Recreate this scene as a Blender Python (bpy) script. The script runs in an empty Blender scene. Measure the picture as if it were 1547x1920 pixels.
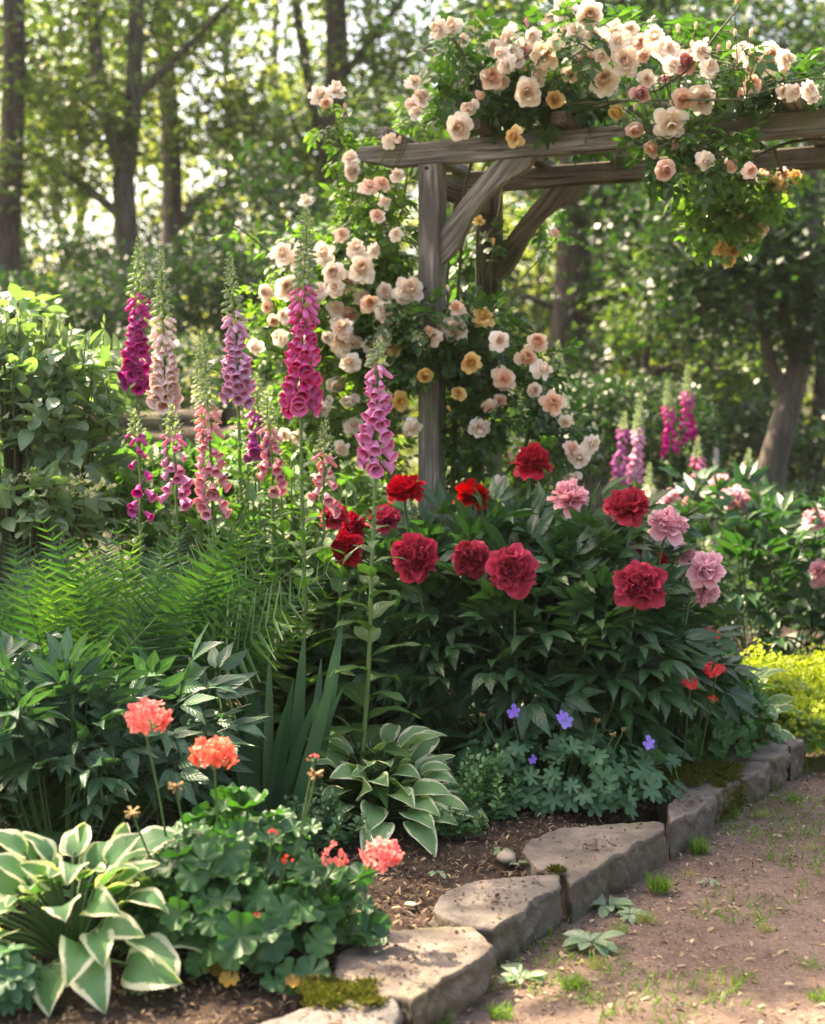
import bpy, math, random
import numpy as np
from mathutils import Vector, Matrix

rng = np.random.default_rng(11)
random.seed(5)
S = bpy.context.scene
COL = S.collection

# ------------------------------------------------------------------ camera
CAM_H = 1.25
FPX = 50.0 / 36.0 * 1920.0
PITCH = math.atan((960 - 800) / FPX)
cd = bpy.data.cameras.new('camera')
cam = bpy.data.objects.new('camera', cd); COL.objects.link(cam)
cam.location = (0, 0, CAM_H); cam.rotation_euler = (math.pi / 2 - PITCH, 0, 0)
cd.sensor_fit = 'VERTICAL'; cd.sensor_height = 36; cd.lens = 50
cd.clip_end = 500; cd.clip_start = 0.1
cd.dof.use_dof = True; cd.dof.focus_distance = 4.1; cd.dof.aperture_fstop = 2.4
S.camera = cam

# ------------------------------------------------------------------ light
SUN_AZ = -54.0      # degrees from the view direction, negative = left
SUN_EL = 54.0
w = bpy.data.worlds.new("World"); S.world = w; w.use_nodes = True
nt = w.node_tree; bg = nt.nodes['Background']
sky = nt.nodes.new('ShaderNodeTexSky'); sky.sky_type = 'NISHITA'; sky.sun_disc = False
sky.sun_elevation = math.radians(SUN_EL); sky.sun_rotation = math.radians(SUN_AZ)
sky.air_density = 1.0; sky.dust_density = 5.0; sky.ozone_density = 0.6
nt.links.new(sky.outputs[0], bg.inputs[0]); bg.inputs[1].default_value = 0.15
sl = bpy.data.lights.new('sun', 'SUN'); sl.energy = 5.0; sl.angle = math.radians(0.53); sl.color = (1.0, 0.90, 0.74)
sun = bpy.data.objects.new('sun', sl); COL.objects.link(sun)
_az, _el = math.radians(SUN_AZ), math.radians(SUN_EL)
SUND = Vector((math.sin(_az) * math.cos(_el), math.cos(_az) * math.cos(_el), math.sin(_el)))
sun.rotation_euler = (-SUND).to_track_quat('-Z', 'Y').to_euler(); sun.location = SUND * 20
S.view_settings.view_transform = 'Standard'; S.view_settings.look = 'None'
S.view_settings.exposure = 2.08; S.view_settings.gamma = 1.0
S.view_settings.use_white_balance = True; S.view_settings.white_balance_temperature = 7700; S.view_settings.white_balance_tint = 14
S.cycles.use_denoising = True; S.cycles.denoising_prefilter = 'NONE'; S.cycles.denoising_input_passes = 'RGB_ALBEDO_NORMAL'; S.cycles.caustics_reflective = False; S.cycles.caustics_refractive = False; S.cycles.blur_glossy = 1.0
S.cycles.max_bounces = 7; S.cycles.diffuse_bounces = 4; S.cycles.glossy_bounces = 2; S.cycles.transmission_bounces = 5
S.cycles.sample_clamp_indirect = 6.0

# ------------------------------------------------------------------ pixels to places
def ray(px, py):
    xn, yn = (px - 773.5) / FPX, (960 - py) / FPX
    c, s = math.cos(PITCH), math.sin(PITCH)
    return np.array([xn, c + yn * s, -s + yn * c])
def at(px, py, d):
    r = ray(px, py); r = r * (d / r[1]); r[2] += CAM_H; return r
def gp(px, py, z=0.0):
    r = ray(px, py); r = r * ((z - CAM_H) / r[2]); r[2] = z; return r
def u(a, b, n=None): return rng.uniform(a, b, n)

# ------------------------------------------------------------------ mesh helpers
class MB:
    def __init__(s): s.V = []; s.F = []; s.M = []; s.UV = []; s.n = 0
    def add(s, V, F, UV=None, mat=0):
        V = np.asarray(V, float)
        if UV is None: UV = np.zeros((len(V), 2))
        s.V.append(V); s.UV.append(np.asarray(UV, float))
        for f in (F if isinstance(F, list) else [F]):
            f = np.asarray(f, dtype=np.int64)
            if len(f): s.F.append(f + s.n); s.M.append(np.full(len(f), mat))
        s.n += len(V); return s
    def inst(s, T, P, R, sc, mat=0):
        V, F, UV = T
        P = np.asarray(P, float); N = len(P)
        if N == 0: return s
        sc = np.broadcast_to(np.asarray(sc, float), (N,)) if np.ndim(sc) < 2 else np.asarray(sc)
        VV = V[None] * (sc[:, None, None] if sc.ndim == 1 else sc[:, None, :])
        W = P[:, None] + np.einsum('nij,nkj->nki', R, VV)
        off = (np.arange(N) * len(V))[:, None, None]
        Fs = [(f[None] + off).reshape(-1, f.shape[1]) for f in (F if isinstance(F, list) else [F])]
        return s.add(W.reshape(-1, 3), Fs, np.tile(UV, (N, 1)), mat)
    def mesh(s, name, mats, smooth=True):
        me = bpy.data.meshes.new(name)
        V = np.concatenate(s.V); UV = np.concatenate(s.UV)
        lt = np.concatenate([np.full(len(f), f.shape[1]) for f in s.F]); lo = np.concatenate([f.ravel() for f in s.F])
        mi = np.concatenate(s.M)
        me.vertices.add(len(V)); me.vertices.foreach_set('co', V.ravel())
        me.loops.add(len(lo)); me.loops.foreach_set('vertex_index', lo.astype(np.int32))
        me.polygons.add(len(lt)); st = np.concatenate([[0], np.cumsum(lt)[:-1]])
        me.polygons.foreach_set('loop_start', st.astype(np.int32))
        me.polygons.foreach_set('loop_total', lt.astype(np.int32))
        me.polygons.foreach_set('material_index', mi.astype(np.int32))
        me.polygons.foreach_set('use_smooth', np.full(len(lt), smooth))
        ul = me.uv_layers.new(name='UVMap'); ul.data.foreach_set('uv', UV[lo].ravel())
        me.update(calc_edges=True)
        for m in (mats if isinstance(mats, (list, tuple)) else [mats]): me.materials.append(m)
        return me
    def build(s, name, mats, parent=None, smooth=True):
        return link(name, s.mesh(name, mats, smooth), parent)

def link(name, me, parent=None, loc=None):
    o = bpy.data.objects.new(name, me); COL.objects.link(o)
    if parent is not None: o.parent = parent
    if loc is not None: o.location = loc
    return o
def tag(o, label, cat, group=None, kind=None):
    o['label'] = label; o['category'] = cat
    if group: o['group'] = group
    if kind: o['kind'] = kind
    return o
def thing(name, loc, label, cat, group=None):
    o = bpy.data.objects.new(name, None); COL.objects.link(o); o.location = tuple(loc); o.empty_display_size = .1
    return tag(o, label, cat, group)

def norm(a): a = np.asarray(a, float); return a / (np.linalg.norm(a, axis=-1, keepdims=True) + 1e-9)
def frames(Y, U):
    """R with columns x,y,z : y along Y, z near U"""
    Y = norm(Y); U = np.broadcast_to(np.asarray(U, float), Y.shape)
    Z = norm(U - (U * Y).sum(-1, keepdims=True) * Y); X = np.cross(Y, Z)
    return np.stack([X, Y, Z], axis=-1)
def rdirs(n, zlo=-1, zhi=1):
    z = u(zlo, zhi, n); a = u(0, 2 * math.pi, n); r = np.sqrt(np.maximum(0, 1 - z * z))
    return np.stack([r * np.cos(a), r * np.sin(a), z], -1)
def grid_faces(nu, nv):
    i = np.arange(nv)[:, None]; j = np.arange(nu)[None]
    a = i * (nu + 1) + j
    return np.stack([a, a + 1, a + nu + 2, a + nu + 1], -1).reshape(-1, 4)
PROF = {
 'ovate': lambda v: np.sin(math.pi * v ** .72) ** .85,
 'ellip': lambda v: np.sin(math.pi * v) ** .8,
 'lance': lambda v: np.sin(math.pi * v ** .62) ** 1.15,
 'heart': lambda v: np.sin(math.pi * v ** .66) ** .72 * (1 - .25 * v ** 3),
 'sword': lambda v: (1 - v ** 5) * (.8 + .2 * np.sin(v * 3)),
 'obov': lambda v: np.sin(math.pi * v ** 1.35) ** .7,
}
def leaf(W=.5, nu=2, nv=4, shape='ovate', fold=.15, curl=.6, wave=0., twist=0., ph=0., c0=0.):
    """unit-length leaf along +Y, top = +Z"""
    v = np.linspace(0, 1, nv + 1); uu = np.linspace(-1, 1, nu + 1)
    th = c0 + curl * v; dy = np.cos(th); dz = -np.sin(th)
    y = np.concatenate([[0], np.cumsum((dy[1:] + dy[:-1]) / 2 / nv)]); z = np.concatenate([[0], np.cumsum((dz[1:] + dz[:-1]) / 2 / nv)])
    wd = np.maximum(PROF[shape](np.clip(v, 1e-4, 1)), .015) * W / 2
    Uu, Vv = np.meshgrid(uu, v); Wd = wd[:, None]
    off = fold * np.abs(Uu) * Wd + wave * W * np.abs(Uu) ** 2 * np.sin(Vv * 13 + ph + np.sign(Uu) * 1.3)
    X = Uu * Wd * (1 - .3 * abs(fold)); nz = np.cos(th)[:, None]; ny = np.sin(th)[:, None]
    V = np.stack([X, y[:, None] + off * ny, z[:, None] + off * nz], -1).reshape(-1, 3)
    UV = np.stack([(Uu + 1) / 2, Vv], -1).reshape(-1, 2)
    return V, grid_faces(nu, nv), UV
def tube(P, r, sides=6, cap=True):
    P = np.asarray(P, float); n = len(P); r = np.broadcast_to(np.asarray(r, float), (n,))
    T = norm(np.gradient(P, axis=0)); ref = np.array([1., 0.05, 0.]) if abs(T[0, 2]) > .5 else np.array([0., 0., 1.])
    A = norm(np.cross(T, ref)); B = np.cross(T, A)
    a = np.linspace(0, 2 * math.pi, sides, endpoint=False)
    V = P[:, None] + r[:, None, None] * (np.cos(a)[None, :, None] * A[:, None] + np.sin(a)[None, :, None] * B[:, None])
    i = np.arange(n - 1)[:, None]; j = np.arange(sides)[None]; b = i * sides
    F = np.stack([b + j, b + (j + 1) % sides, b + sides + (j + 1) % sides, b + sides + j], -1).reshape(-1, 4)
    L = np.concatenate([[0], np.cumsum(np.linalg.norm(np.diff(P, axis=0), axis=1))])
    UV = np.stack(np.broadcast_arrays(np.arange(sides)[None] / sides, L[:, None]), -1).reshape(-1, 2)
    return V.reshape(-1, 3), F, UV
def spline(pts, n=12):
    P = np.asarray(pts, float); k = len(P)
    if k < 3:
        t = np.linspace(0, 1, n)[:, None]; return P[0] * (1 - t) + P[-1] * t
    Q = np.vstack([2 * P[0] - P[1], P, 2 * P[-1] - P[-2]]); out = []
    ts = np.linspace(0, k - 1, n)
    for t in ts:
        i = min(int(t), k - 2); f = t - i; p0, p1, p2, p3 = Q[i:i + 4]
        out.append(.5 * (2 * p1 + (p2 - p0) * f + (2 * p0 - 5 * p1 + 4 * p2 - p3) * f * f + (3 * p1 - p0 - 3 * p2 + p3) * f ** 3))
    return np.array(out)
def merge(parts):
    V = []; F3 = []; F4 = []; UV = []; n = 0
    for v, f, uv in parts:
        for g in (f if isinstance(f, list) else [f]):
            (F3 if g.shape[1] == 3 else F4).append(g + n)
        V.append(v); UV.append(uv); n += len(v)
    F = [np.concatenate(x) for x in (F3, F4) if x]
    return np.concatenate(V), F, np.concatenate(UV)
def xf(T, R=None, p=(0, 0, 0), s=1.0):
    V, F, UV = T; V = V * s
    if R is not None: V = V @ np.asarray(R).T
    return V + np.asarray(p), F, UV
def noise3(P, f=1.0, seed=0):
    r = np.random.default_rng(seed); out = np.zeros(len(P)); a = 1.; 
    for k in range(5):
        for _ in range(3):
            d = norm(r.normal(size=3)) * f * 2 ** k; out += a * np.sin(P @ d * 2 * math.pi / 1.7 + r.uniform(0, 6.28)) / 3
        a *= .55
    return out

# ------------------------------------------------------------------ materials
def newmat(name):
    m = bpy.data.materials.new(name); m.use_nodes = True
    m.node_tree.nodes.clear(); return m, m.node_tree
def N(t, typ, **kw):
    n = t.nodes.new(typ)
    for k, v in kw.items():
        if k.startswith('i_'):
            k2 = k[2:]; n.inputs[int(k2) if k2.isdigit() else k2].default_value = v
        else: setattr(n, k, v)
    return n
def rgba(c): return (c[0], c[1], c[2], 1)
def mixc(t, fac, a, b, mode='MIX'):
    n = N(t, 'ShaderNodeMix', data_type='RGBA', blend_type=mode)
    for s, val in ((n.inputs[0], fac), (n.inputs[6], a), (n.inputs[7], b)):
        if hasattr(val, 'links') or hasattr(val, 'is_output'): t.links.new(val, s)
        else: s.default_value = val if not isinstance(val, tuple) or len(val) == 4 else rgba(val)
    return n.outputs[2]
def math_(t, op, a, b=None, c=None, clamp=False):
    n = N(t, 'ShaderNodeMath', operation=op, use_clamp=clamp)
    for k, val in enumerate((a, b, c)):
        if val is None: continue
        if hasattr(val, 'is_output'): t.links.new(val, n.inputs[k])
        else: n.inputs[k].default_value = val
    return n.outputs[0]
def ramp(t, fac, stops):
    n = N(t, 'ShaderNodeValToRGB'); cr = n.color_ramp
    while len(cr.elements) < len(stops): cr.elements.new(.5)
    for e, (p, c) in zip(cr.elements, stops): e.position = p; e.color = rgba(c)
    t.links.new(fac, n.inputs[0]); return n.outputs[0]
def finish_leaf(m, t, col, tcol, trans, rough, bump=None, spec=.5):
    p = N(t, 'ShaderNodeBsdfPrincipled'); t.links.new(col, p.inputs['Base Color'])
    p.inputs['Roughness'].default_value = rough; p.inputs['Specular IOR Level'].default_value = spec
    tr = N(t, 'ShaderNodeBsdfTranslucent'); t.links.new(tcol, tr.inputs[0])
    if bump is not None:
        t.links.new(bump, p.inputs['Normal'])
    mx = N(t, 'ShaderNodeMixShader'); mx.inputs[0].default_value = trans
    t.links.new(p.outputs[0], mx.inputs[1]); t.links.new(tr.outputs[0], mx.inputs[2])
    o = N(t, 'ShaderNodeOutputMaterial'); t.links.new(mx.outputs[0], o.inputs[0]); return m
def leafmat(name, c1, c2, trans=.35, rough=.42, tb=1.9, vein=None, dry=0.0, spec=.5, nveins=0, yel=(.9, 1.15, .35)):
    m, t = newmat(name); g = N(t, 'ShaderNodeNewGeometry'); rnd = g.outputs['Random Per Island']
    col = mixc(t, rnd, c1, c2)
    nz = N(t, 'ShaderNodeTexNoise', i_Scale=9.0, i_Detail=2.0)
    tc = N(t, 'ShaderNodeTexCoord'); t.links.new(tc.outputs['Object'], nz.inputs[0])
    col = mixc(t, math_(t, 'MULTIPLY', nz.outputs[0], .55), col, tuple(x * .55 for x in c1))
    if dry:
        k = math_(t, 'GREATER_THAN', math_(t, 'FRACT', math_(t, 'MULTIPLY', rnd, 37.7)), 1 - dry)
        col = mixc(t, k, col, (.32, .26, .06))
    bump = None
    if vein is not None or nveins:
        uv = N(t, 'ShaderNodeUVMap'); sp = N(t, 'ShaderNodeSeparateXYZ'); t.links.new(uv.outputs[0], sp.inputs[0])
        ax = math_(t, 'ABSOLUTE', math_(t, 'SUBTRACT', sp.outputs[0], .5))
        mid = math_(t, 'LESS_THAN', ax, .035)
        side = math_(t, 'FRACT', math_(t, 'MULTIPLY', math_(t, 'SUBTRACT', sp.outputs[1], math_(t, 'MULTIPLY', ax, .55)), float(nveins or 7)))
        sv = math_(t, 'LESS_THAN', math_(t, 'ABSOLUTE', math_(t, 'SUBTRACT', side, .5)), .07)
        vv = math_(t, 'MAXIMUM', mid, math_(t, 'MULTIPLY', sv, .5))
        if vein is not None: col = mixc(t, math_(t, 'MULTIPLY', vv, .6), col, vein)
        b = N(t, 'ShaderNodeBump', i_Strength=.5, i_Distance=.004)
        t.links.new(math_(t, 'ABSOLUTE', math_(t, 'SUBTRACT', side, .5)), b.inputs['Height']); bump = b.outputs[0]
    tcol = mixc(t, 1.0, col, tuple(x * tb for x in yel) + (1,), 'MULTIPLY')
    return finish_leaf(m, t, col, tcol, trans, rough, bump, spec)
def simple(name, c, rough=.6, c2=None, scale=20., bump=0., spec=.4):
    m, t = newmat(name); p = N(t, 'ShaderNodeBsdfPrincipled'); p.inputs['Roughness'].default_value = rough
    p.inputs['Specular IOR Level'].default_value = spec
    tc = N(t, 'ShaderNodeTexCoord'); nz = N(t, 'ShaderNodeTexNoise', i_Scale=scale, i_Detail=5.0); t.links.new(tc.outputs['Object'], nz.inputs[0])
    t.links.new(mixc(t, nz.outputs[0], c, c2 or tuple(x * .55 for x in c)), p.inputs[0])
    if bump:
        b = N(t, 'ShaderNodeBump', i_Strength=bump, i_Distance=.01); t.links.new(nz.outputs[0], b.inputs['Height']); t.links.new(b.outputs[0], p.inputs['Normal'])
    o = N(t, 'ShaderNodeOutputMaterial'); t.links.new(p.outputs[0], o.inputs[0]); return m
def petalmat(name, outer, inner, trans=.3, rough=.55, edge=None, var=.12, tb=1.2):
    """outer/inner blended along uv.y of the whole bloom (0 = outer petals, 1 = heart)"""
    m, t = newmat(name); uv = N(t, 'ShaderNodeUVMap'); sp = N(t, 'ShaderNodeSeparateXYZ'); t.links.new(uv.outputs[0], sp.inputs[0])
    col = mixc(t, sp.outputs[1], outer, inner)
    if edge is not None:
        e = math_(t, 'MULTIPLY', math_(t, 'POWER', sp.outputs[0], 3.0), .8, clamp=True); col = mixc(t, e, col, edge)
    g = N(t, 'ShaderNodeNewGeometry'); oi = N(t, 'ShaderNodeObjectInfo')
    f = math_(t, 'MULTIPLY', g.outputs['Random Per Island'], var)
    col = mixc(t, f, col, tuple(x * .35 for x in inner))
    hs = N(t, 'ShaderNodeHueSaturation')
    t.links.new(math_(t, 'MULTIPLY_ADD', oi.outputs['Random'], .016, .494), hs.inputs['Hue'])
    t.links.new(math_(t, 'MULTIPLY_ADD', oi.outputs['Random'], .2, .93), hs.inputs['Saturation'])
    t.links.new(col, hs.inputs['Color']); col = hs.outputs[0]
    tcol = mixc(t, 1.0, col, (tb, tb, tb, 1), 'MULTIPLY')
    return finish_leaf(m, t, col, tcol, trans, rough, None, .16)
def woodmat(name, c1, c2, dark, moss=0.):
    m, t = newmat(name); tc = N(t, 'ShaderNodeTexCoord'); mp = N(t, 'ShaderNodeMapping'); mp.inputs['Scale'].default_value = (4, 90, 90)
    t.links.new(tc.outputs['Object'], mp.inputs[0])
    g = N(t, 'ShaderNodeTexNoise', i_Scale=1.0, i_Detail=6.0, i_Roughness=.65); t.links.new(mp.outputs[0], g.inputs[0])
    mp2 = N(t, 'ShaderNodeMapping'); mp2.inputs['Scale'].default_value = (2.2, 9, 9); t.links.new(tc.outputs['Object'], mp2.inputs[0])
    b = N(t, 'ShaderNodeTexNoise', i_Scale=1.5, i_Detail=4.0); t.links.new(mp2.outputs[0], b.inputs[0])
    col = ramp(t, g.outputs[0], [(.38, dark), (.48, c1), (.60, c2)])
    col = mixc(t, ramp(t, b.outputs[0], [(.42, (0, 0, 0)), (.62, (1, 1, 1))]), col, tuple(x * .55 for x in c1))
    if moss:
        l = N(t, 'ShaderNodeTexNoise', i_Scale=7.0, i_Detail=6.0); t.links.new(tc.outputs['Object'], l.inputs[0])
        col = mixc(t, math_(t, 'MULTIPLY', ramp(t, l.outputs[0], [(.52, (0, 0, 0)), (.66, (1, 1, 1))]), moss), col, (.13, .14, .06))
    p = N(t, 'ShaderNodeBsdfPrincipled'); t.links.new(col, p.inputs[0]); p.inputs['Roughness'].default_value = .85; p.inputs['Specular IOR Level'].default_value = .25
    bp = N(t, 'ShaderNodeBump', i_Strength=1.0, i_Distance=.009); t.links.new(g.outputs[0], bp.inputs['Height']); t.links.new(bp.outputs[0], p.inputs['Normal'])
    o = N(t, 'ShaderNodeOutputMaterial'); t.links.new(p.outputs[0], o.inputs[0]); return m
def barkmat(name, c1, c2):
    m, t = newmat(name); tc = N(t, 'ShaderNodeTexCoord'); mp = N(t, 'ShaderNodeMapping'); mp.inputs['Scale'].default_value = (14, 14, 2.5)
    t.links.new(tc.outputs['Object'], mp.inputs[0]); g = N(t, 'ShaderNodeTexNoise', i_Scale=1.3, i_Detail=7.0, i_Roughness=.7); t.links.new(mp.outputs[0], g.inputs[0])
    col = ramp(t, g.outputs[0], [(.35, tuple(x * .3 for x in c1)), (.5, c1), (.68, c2)])
    p = N(t, 'ShaderNodeBsdfPrincipled'); t.links.new(col, p.inputs[0]); p.inputs['Roughness'].default_value = .9
    bp = N(t, 'ShaderNodeBump', i_Strength=1.0, i_Distance=.03); t.links.new(g.outputs[0], bp.inputs['Height']); t.links.new(bp.outputs[0], p.inputs['Normal'])
    o = N(t, 'ShaderNodeOutputMaterial'); t.links.new(p.outputs[0], o.inputs[0]); return m
def stonemat():
    m, t = newmat('stone'); tc = N(t, 'ShaderNodeTexCoord'); oi = N(t, 'ShaderNodeObjectInfo')
    n1 = N(t, 'ShaderNodeTexNoise', i_Scale=7.0, i_Detail=8.0, i_Roughness=.65); t.links.new(tc.outputs['Object'], n1.inputs[0])
    n2 = N(t, 'ShaderNodeTexNoise', i_Scale=46.0, i_Detail=6.0, i_Roughness=.75); t.links.new(tc.outputs['Object'], n2.inputs[0])
    n3 = N(t, 'ShaderNodeTexNoise', i_Scale=3.2, i_Detail=5.0); t.links.new(tc.outputs['Object'], n3.inputs[0])
    col = ramp(t, n1.outputs[0], [(.36, (.07, .052, .038)), (.5, (.16, .125, .095)), (.64, (.28, .225, .175))])
    col = mixc(t, math_(t, 'MULTIPLY', oi.outputs['Random'], .5), col, (.16, .165, .165))
    col = mixc(t, ramp(t, n2.outputs[0], [(.34, (1, 1, 1)), (.42, (0, 0, 0))]), col, (.12, .10, .075))
    col = mixc(t, math_(t, 'MULTIPLY', ramp(t, n3.outputs[0], [(.53, (0, 0, 0)), (.63, (1, 1, 1))]), .55), col, (.12, .115, .05))
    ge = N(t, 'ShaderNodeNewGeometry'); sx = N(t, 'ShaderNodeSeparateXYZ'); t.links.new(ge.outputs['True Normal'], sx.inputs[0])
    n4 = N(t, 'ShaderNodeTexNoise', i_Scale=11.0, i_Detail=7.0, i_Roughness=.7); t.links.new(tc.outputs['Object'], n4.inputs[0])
    side_tone = math_(t, 'MULTIPLY', ramp(t, math_(t, 'SUBTRACT', n4.outputs[0], math_(t, 'MULTIPLY', sx.outputs[2], .35)), [(.30, (0, 0, 0)), (.50, (1, 1, 1))]), .75)  # darker brown on steep faces than on tops, broken by noise
    col = mixc(t, side_tone, col, (.085, .068, .040))
    p = N(t, 'ShaderNodeBsdfPrincipled'); t.links.new(col, p.inputs[0]); p.inputs['Roughness'].default_value = .88
    h = math_(t, 'ADD', math_(t, 'MULTIPLY', n1.outputs[0], 1.6), math_(t, 'MULTIPLY', n2.outputs[0], .75))
    bp = N(t, 'ShaderNodeBump', i_Strength=1.0, i_Distance=.012); t.links.new(h, bp.inputs['Height']); t.links.new(bp.outputs[0], p.inputs['Normal'])
    o = N(t, 'ShaderNodeOutputMaterial'); t.links.new(p.outputs[0], o.inputs[0]); return m
def dirtmat(name, c1, c2, c3, fine=60., bumpd=.006, grit=(.2, .17, .14)):
    m, t = newmat(name); tc = N(t, 'ShaderNodeTexCoord')
    a = N(t, 'ShaderNodeTexNoise', i_Scale=2.3, i_Detail=7.0, i_Roughness=.6); b = N(t, 'ShaderNodeTexNoise', i_Scale=fine, i_Detail=6.0, i_Roughness=.7)
    v = N(t, 'ShaderNodeTexVoronoi', i_Scale=fine * 1.3); d = N(t, 'ShaderNodeTexNoise', i_Scale=9.0, i_Detail=5.0)
    for n in (a, b, v, d): t.links.new(tc.outputs['Object'], n.inputs['Vector'])
    col = ramp(t, a.outputs[0], [(.35, c1), (.65, c2)])
    col = mixc(t, ramp(t, b.outputs[0], [(.45, (0, 0, 0)), (.7, (1, 1, 1))]), col, c3)
    col = mixc(t, math_(t, 'MULTIPLY', ramp(t, d.outputs[0], [(.5, (0, 0, 0)), (.65, (1, 1, 1))]), .4), col, tuple(x * .45 for x in c1))
    col = mixc(t, math_(t, 'LESS_THAN', v.outputs[0], .16), col, grit)
    p = N(t, 'ShaderNodeBsdfPrincipled'); t.links.new(col, p.inputs[0]); p.inputs['Roughness'].default_value = .95; p.inputs['Specular IOR Level'].default_value = .2
    h = math_(t, 'ADD', b.outputs[0], math_(t, 'MULTIPLY', d.outputs[0], 1.5))
    bp = N(t, 'ShaderNodeBump', i_Strength=.9, i_Distance=bumpd); t.links.new(h, bp.inputs['Height']); t.links.new(bp.outputs[0], p.inputs['Normal'])
    o = N(t, 'ShaderNodeOutputMaterial'); t.links.new(p.outputs[0], o.inputs[0]); return m
def hostamat(name, c1, c2, rim, width=.17):
    m, t = newmat(name); g = N(t, 'ShaderNodeNewGeometry'); rnd = g.outputs['Random Per Island']
    uv = N(t, 'ShaderNodeUVMap'); sp = N(t, 'ShaderNodeSeparateXYZ'); t.links.new(uv.outputs[0], sp.inputs[0])
    ax = math_(t, 'ABSOLUTE', math_(t, 'SUBTRACT', sp.outputs[0], .5))
    tc = N(t, 'ShaderNodeTexCoord'); nz = N(t, 'ShaderNodeTexNoise', i_Scale=26.0, i_Detail=3.0); t.links.new(tc.outputs['Object'], nz.inputs[0])
    e = math_(t, 'ADD', math_(t, 'MULTIPLY', ax, 2.0), math_(t, 'MULTIPLY', math_(t, 'SUBTRACT', nz.outputs[0], .5), .75))
    e = math_(t, 'ADD', e, math_(t, 'MULTIPLY', math_(t, 'POWER', sp.outputs[1], 7.0), .3))
    rimf = ramp(t, e, [(1 - width - .07, (0, 0, 0)), (1 - width + .02, (1, 1, 1))])
    col = mixc(t, rnd, c1, c2)
    st = math_(t, 'FRACT', math_(t, 'MULTIPLY', ax, 16.0))
    col = mixc(t, math_(t, 'MULTIPLY', st, .28), col, tuple(x * 1.7 for x in c2))
    col = mixc(t, rimf, col, rim)
    tcol = mixc(t, 1.0, col, (1.35, 1.6, .5, 1), 'MULTIPLY')
    b = N(t, 'ShaderNodeBump', i_Strength=.7, i_Distance=.006); t.links.new(math_(t, 'ABSOLUTE', math_(t, 'SUBTRACT', st, .5)), b.inputs['Height'])
    return finish_leaf(m, t, col, tcol, .28, .42, b.outputs[0], .5)

M = {}
M['rose_leaf'] = leafmat('rose_leaf', (.030, .085, .022), (.075, .16, .035), .34, .38)
M['rose_leaf_light'] = leafmat('rose_leaf_light', (.08, .17, .04), (.16, .24, .06), .42, .42)
M['peony_leaf'] = leafmat('peony_leaf', (.018, .065, .028), (.048, .13, .042), .2, .30, vein=(.09, .16, .06))
M['peony_leaf_far'] = leafmat('peony_leaf_far', (.02, .075, .028), (.055, .13, .04), .27, .38)
M['peony_leaf_grey'] = leafmat('peony_leaf_grey', (.035, .10, .055), (.065, .16, .08), .22, .36, vein=(.12, .2, .1))
M['fox_leaf'] = leafmat('fox_leaf', (.05, .13, .035), (.10, .21, .055), .35, .5, vein=(.16, .26, .10), nveins=9)
M['fox_stem'] = simple('fox_stem', (.15, .25, .07), .6)
M['stem'] = simple('stem', (.07, .15, .04), .6)
M['cane'] = simple('cane', (.09, .075, .04), .8, (.05, .08, .03))
M['bud_green'] = leafmat('bud_green', (.22, .29, .16), (.36, .40, .27), .3, .6)
M['fern'] = leafmat('fern', (.028, .095, .028), (.075, .17, .045), .26, .5)
M['fern_lime'] = leafmat('fern_lime', (.11, .23, .03), (.18, .31, .04), .4, .5)
M['shrub'] = leafmat('shrub', (.15, .25, .12), (.28, .35, .24), .24, .30, vein=(.2, .3, .14))
M['iris'] = leafmat('iris', (.035, .11, .055), (.07, .18, .065), .25, .4)
M['pelarg'] = leafmat('pelarg', (.020, .09, .026), (.07, .20, .045), .28, .5)
M['pelarg_dry'] = leafmat('pelarg_dry', (.45, .16, .03), (.35, .28, .04), .35, .5)
M['cranes'] = leafmat('cranes', (.055, .15, .07), (.10, .23, .11), .3, .5)
M['herb'] = leafmat('herb', (.06, .17, .06), (.12, .25, .10), .3, .5)
M['lime'] = leafmat('lime', (.34, .38, .03), (.52, .54, .07), .35, .6)
M['lady_leaf'] = leafmat('lady_leaf', (.10, .2, .04), (.16, .28, .06), .35, .5)
M['tree_sun'] = leafmat('tree_sun', (.14, .19, .05), (.30, .34, .10), .52, .45, tb=2.0, yel=(1.1, 1.12, .45))  # sunlit copy: backlight put into the leaf colour, paler and yellower
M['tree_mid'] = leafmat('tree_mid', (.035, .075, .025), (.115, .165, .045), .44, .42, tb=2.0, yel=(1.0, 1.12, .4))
M['tree_dark'] = leafmat('tree_dark', (.014, .045, .018), (.040, .085, .028), .28, .42)  # shaded copy: woodland shade put into the leaf colour
M['hosta'] = hostamat('hosta', (.09, .22, .09), (.14, .30, .12), (.82, .80, .54), .30)
M['hosta_thin'] = hostamat('hosta_thin', (.16, .31, .14), (.25, .41, .18), (.84, .84, .58), .20)
M['grass'] = leafmat('grass', (.07, .17, .02), (.20, .28, .05), .4, .5)
M['grass_dry'] = leafmat('grass_dry', (.22, .24, .07), (.40, .34, .14), .4, .6)
M['moss'] = leafmat('moss', (.055, .065, .012), (.14, .125, .02), .2, .9, spec=.1)
M['litter'] = leafmat('litter', (.50, .42, .27), (.20, .12, .07), .2, .8, spec=.2, yel=(1, .8, .5))
M['chips'] = leafmat('chips', (.05, .03, .02), (.26, .185, .13), .05, .9, spec=.15, yel=(1, .8, .5))
M['petalbits'] = leafmat('petalbits', (.75, .68, .5), (.55, .5, .3), .3, .7)
M['wood'] = woodmat('weathered_wood', (.20, .175, .145), (.34, .31, .27), (.05, .038, .03), .5)
M['wood_dark'] = woodmat('dark_brown_wood', (.10, .078, .055), (.18, .145, .105), (.028, .02, .015), .5)  # darker brown timber for rear pergola parts and the fence
M['knot'] = simple('knot', (.03, .022, .015), .9)
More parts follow.
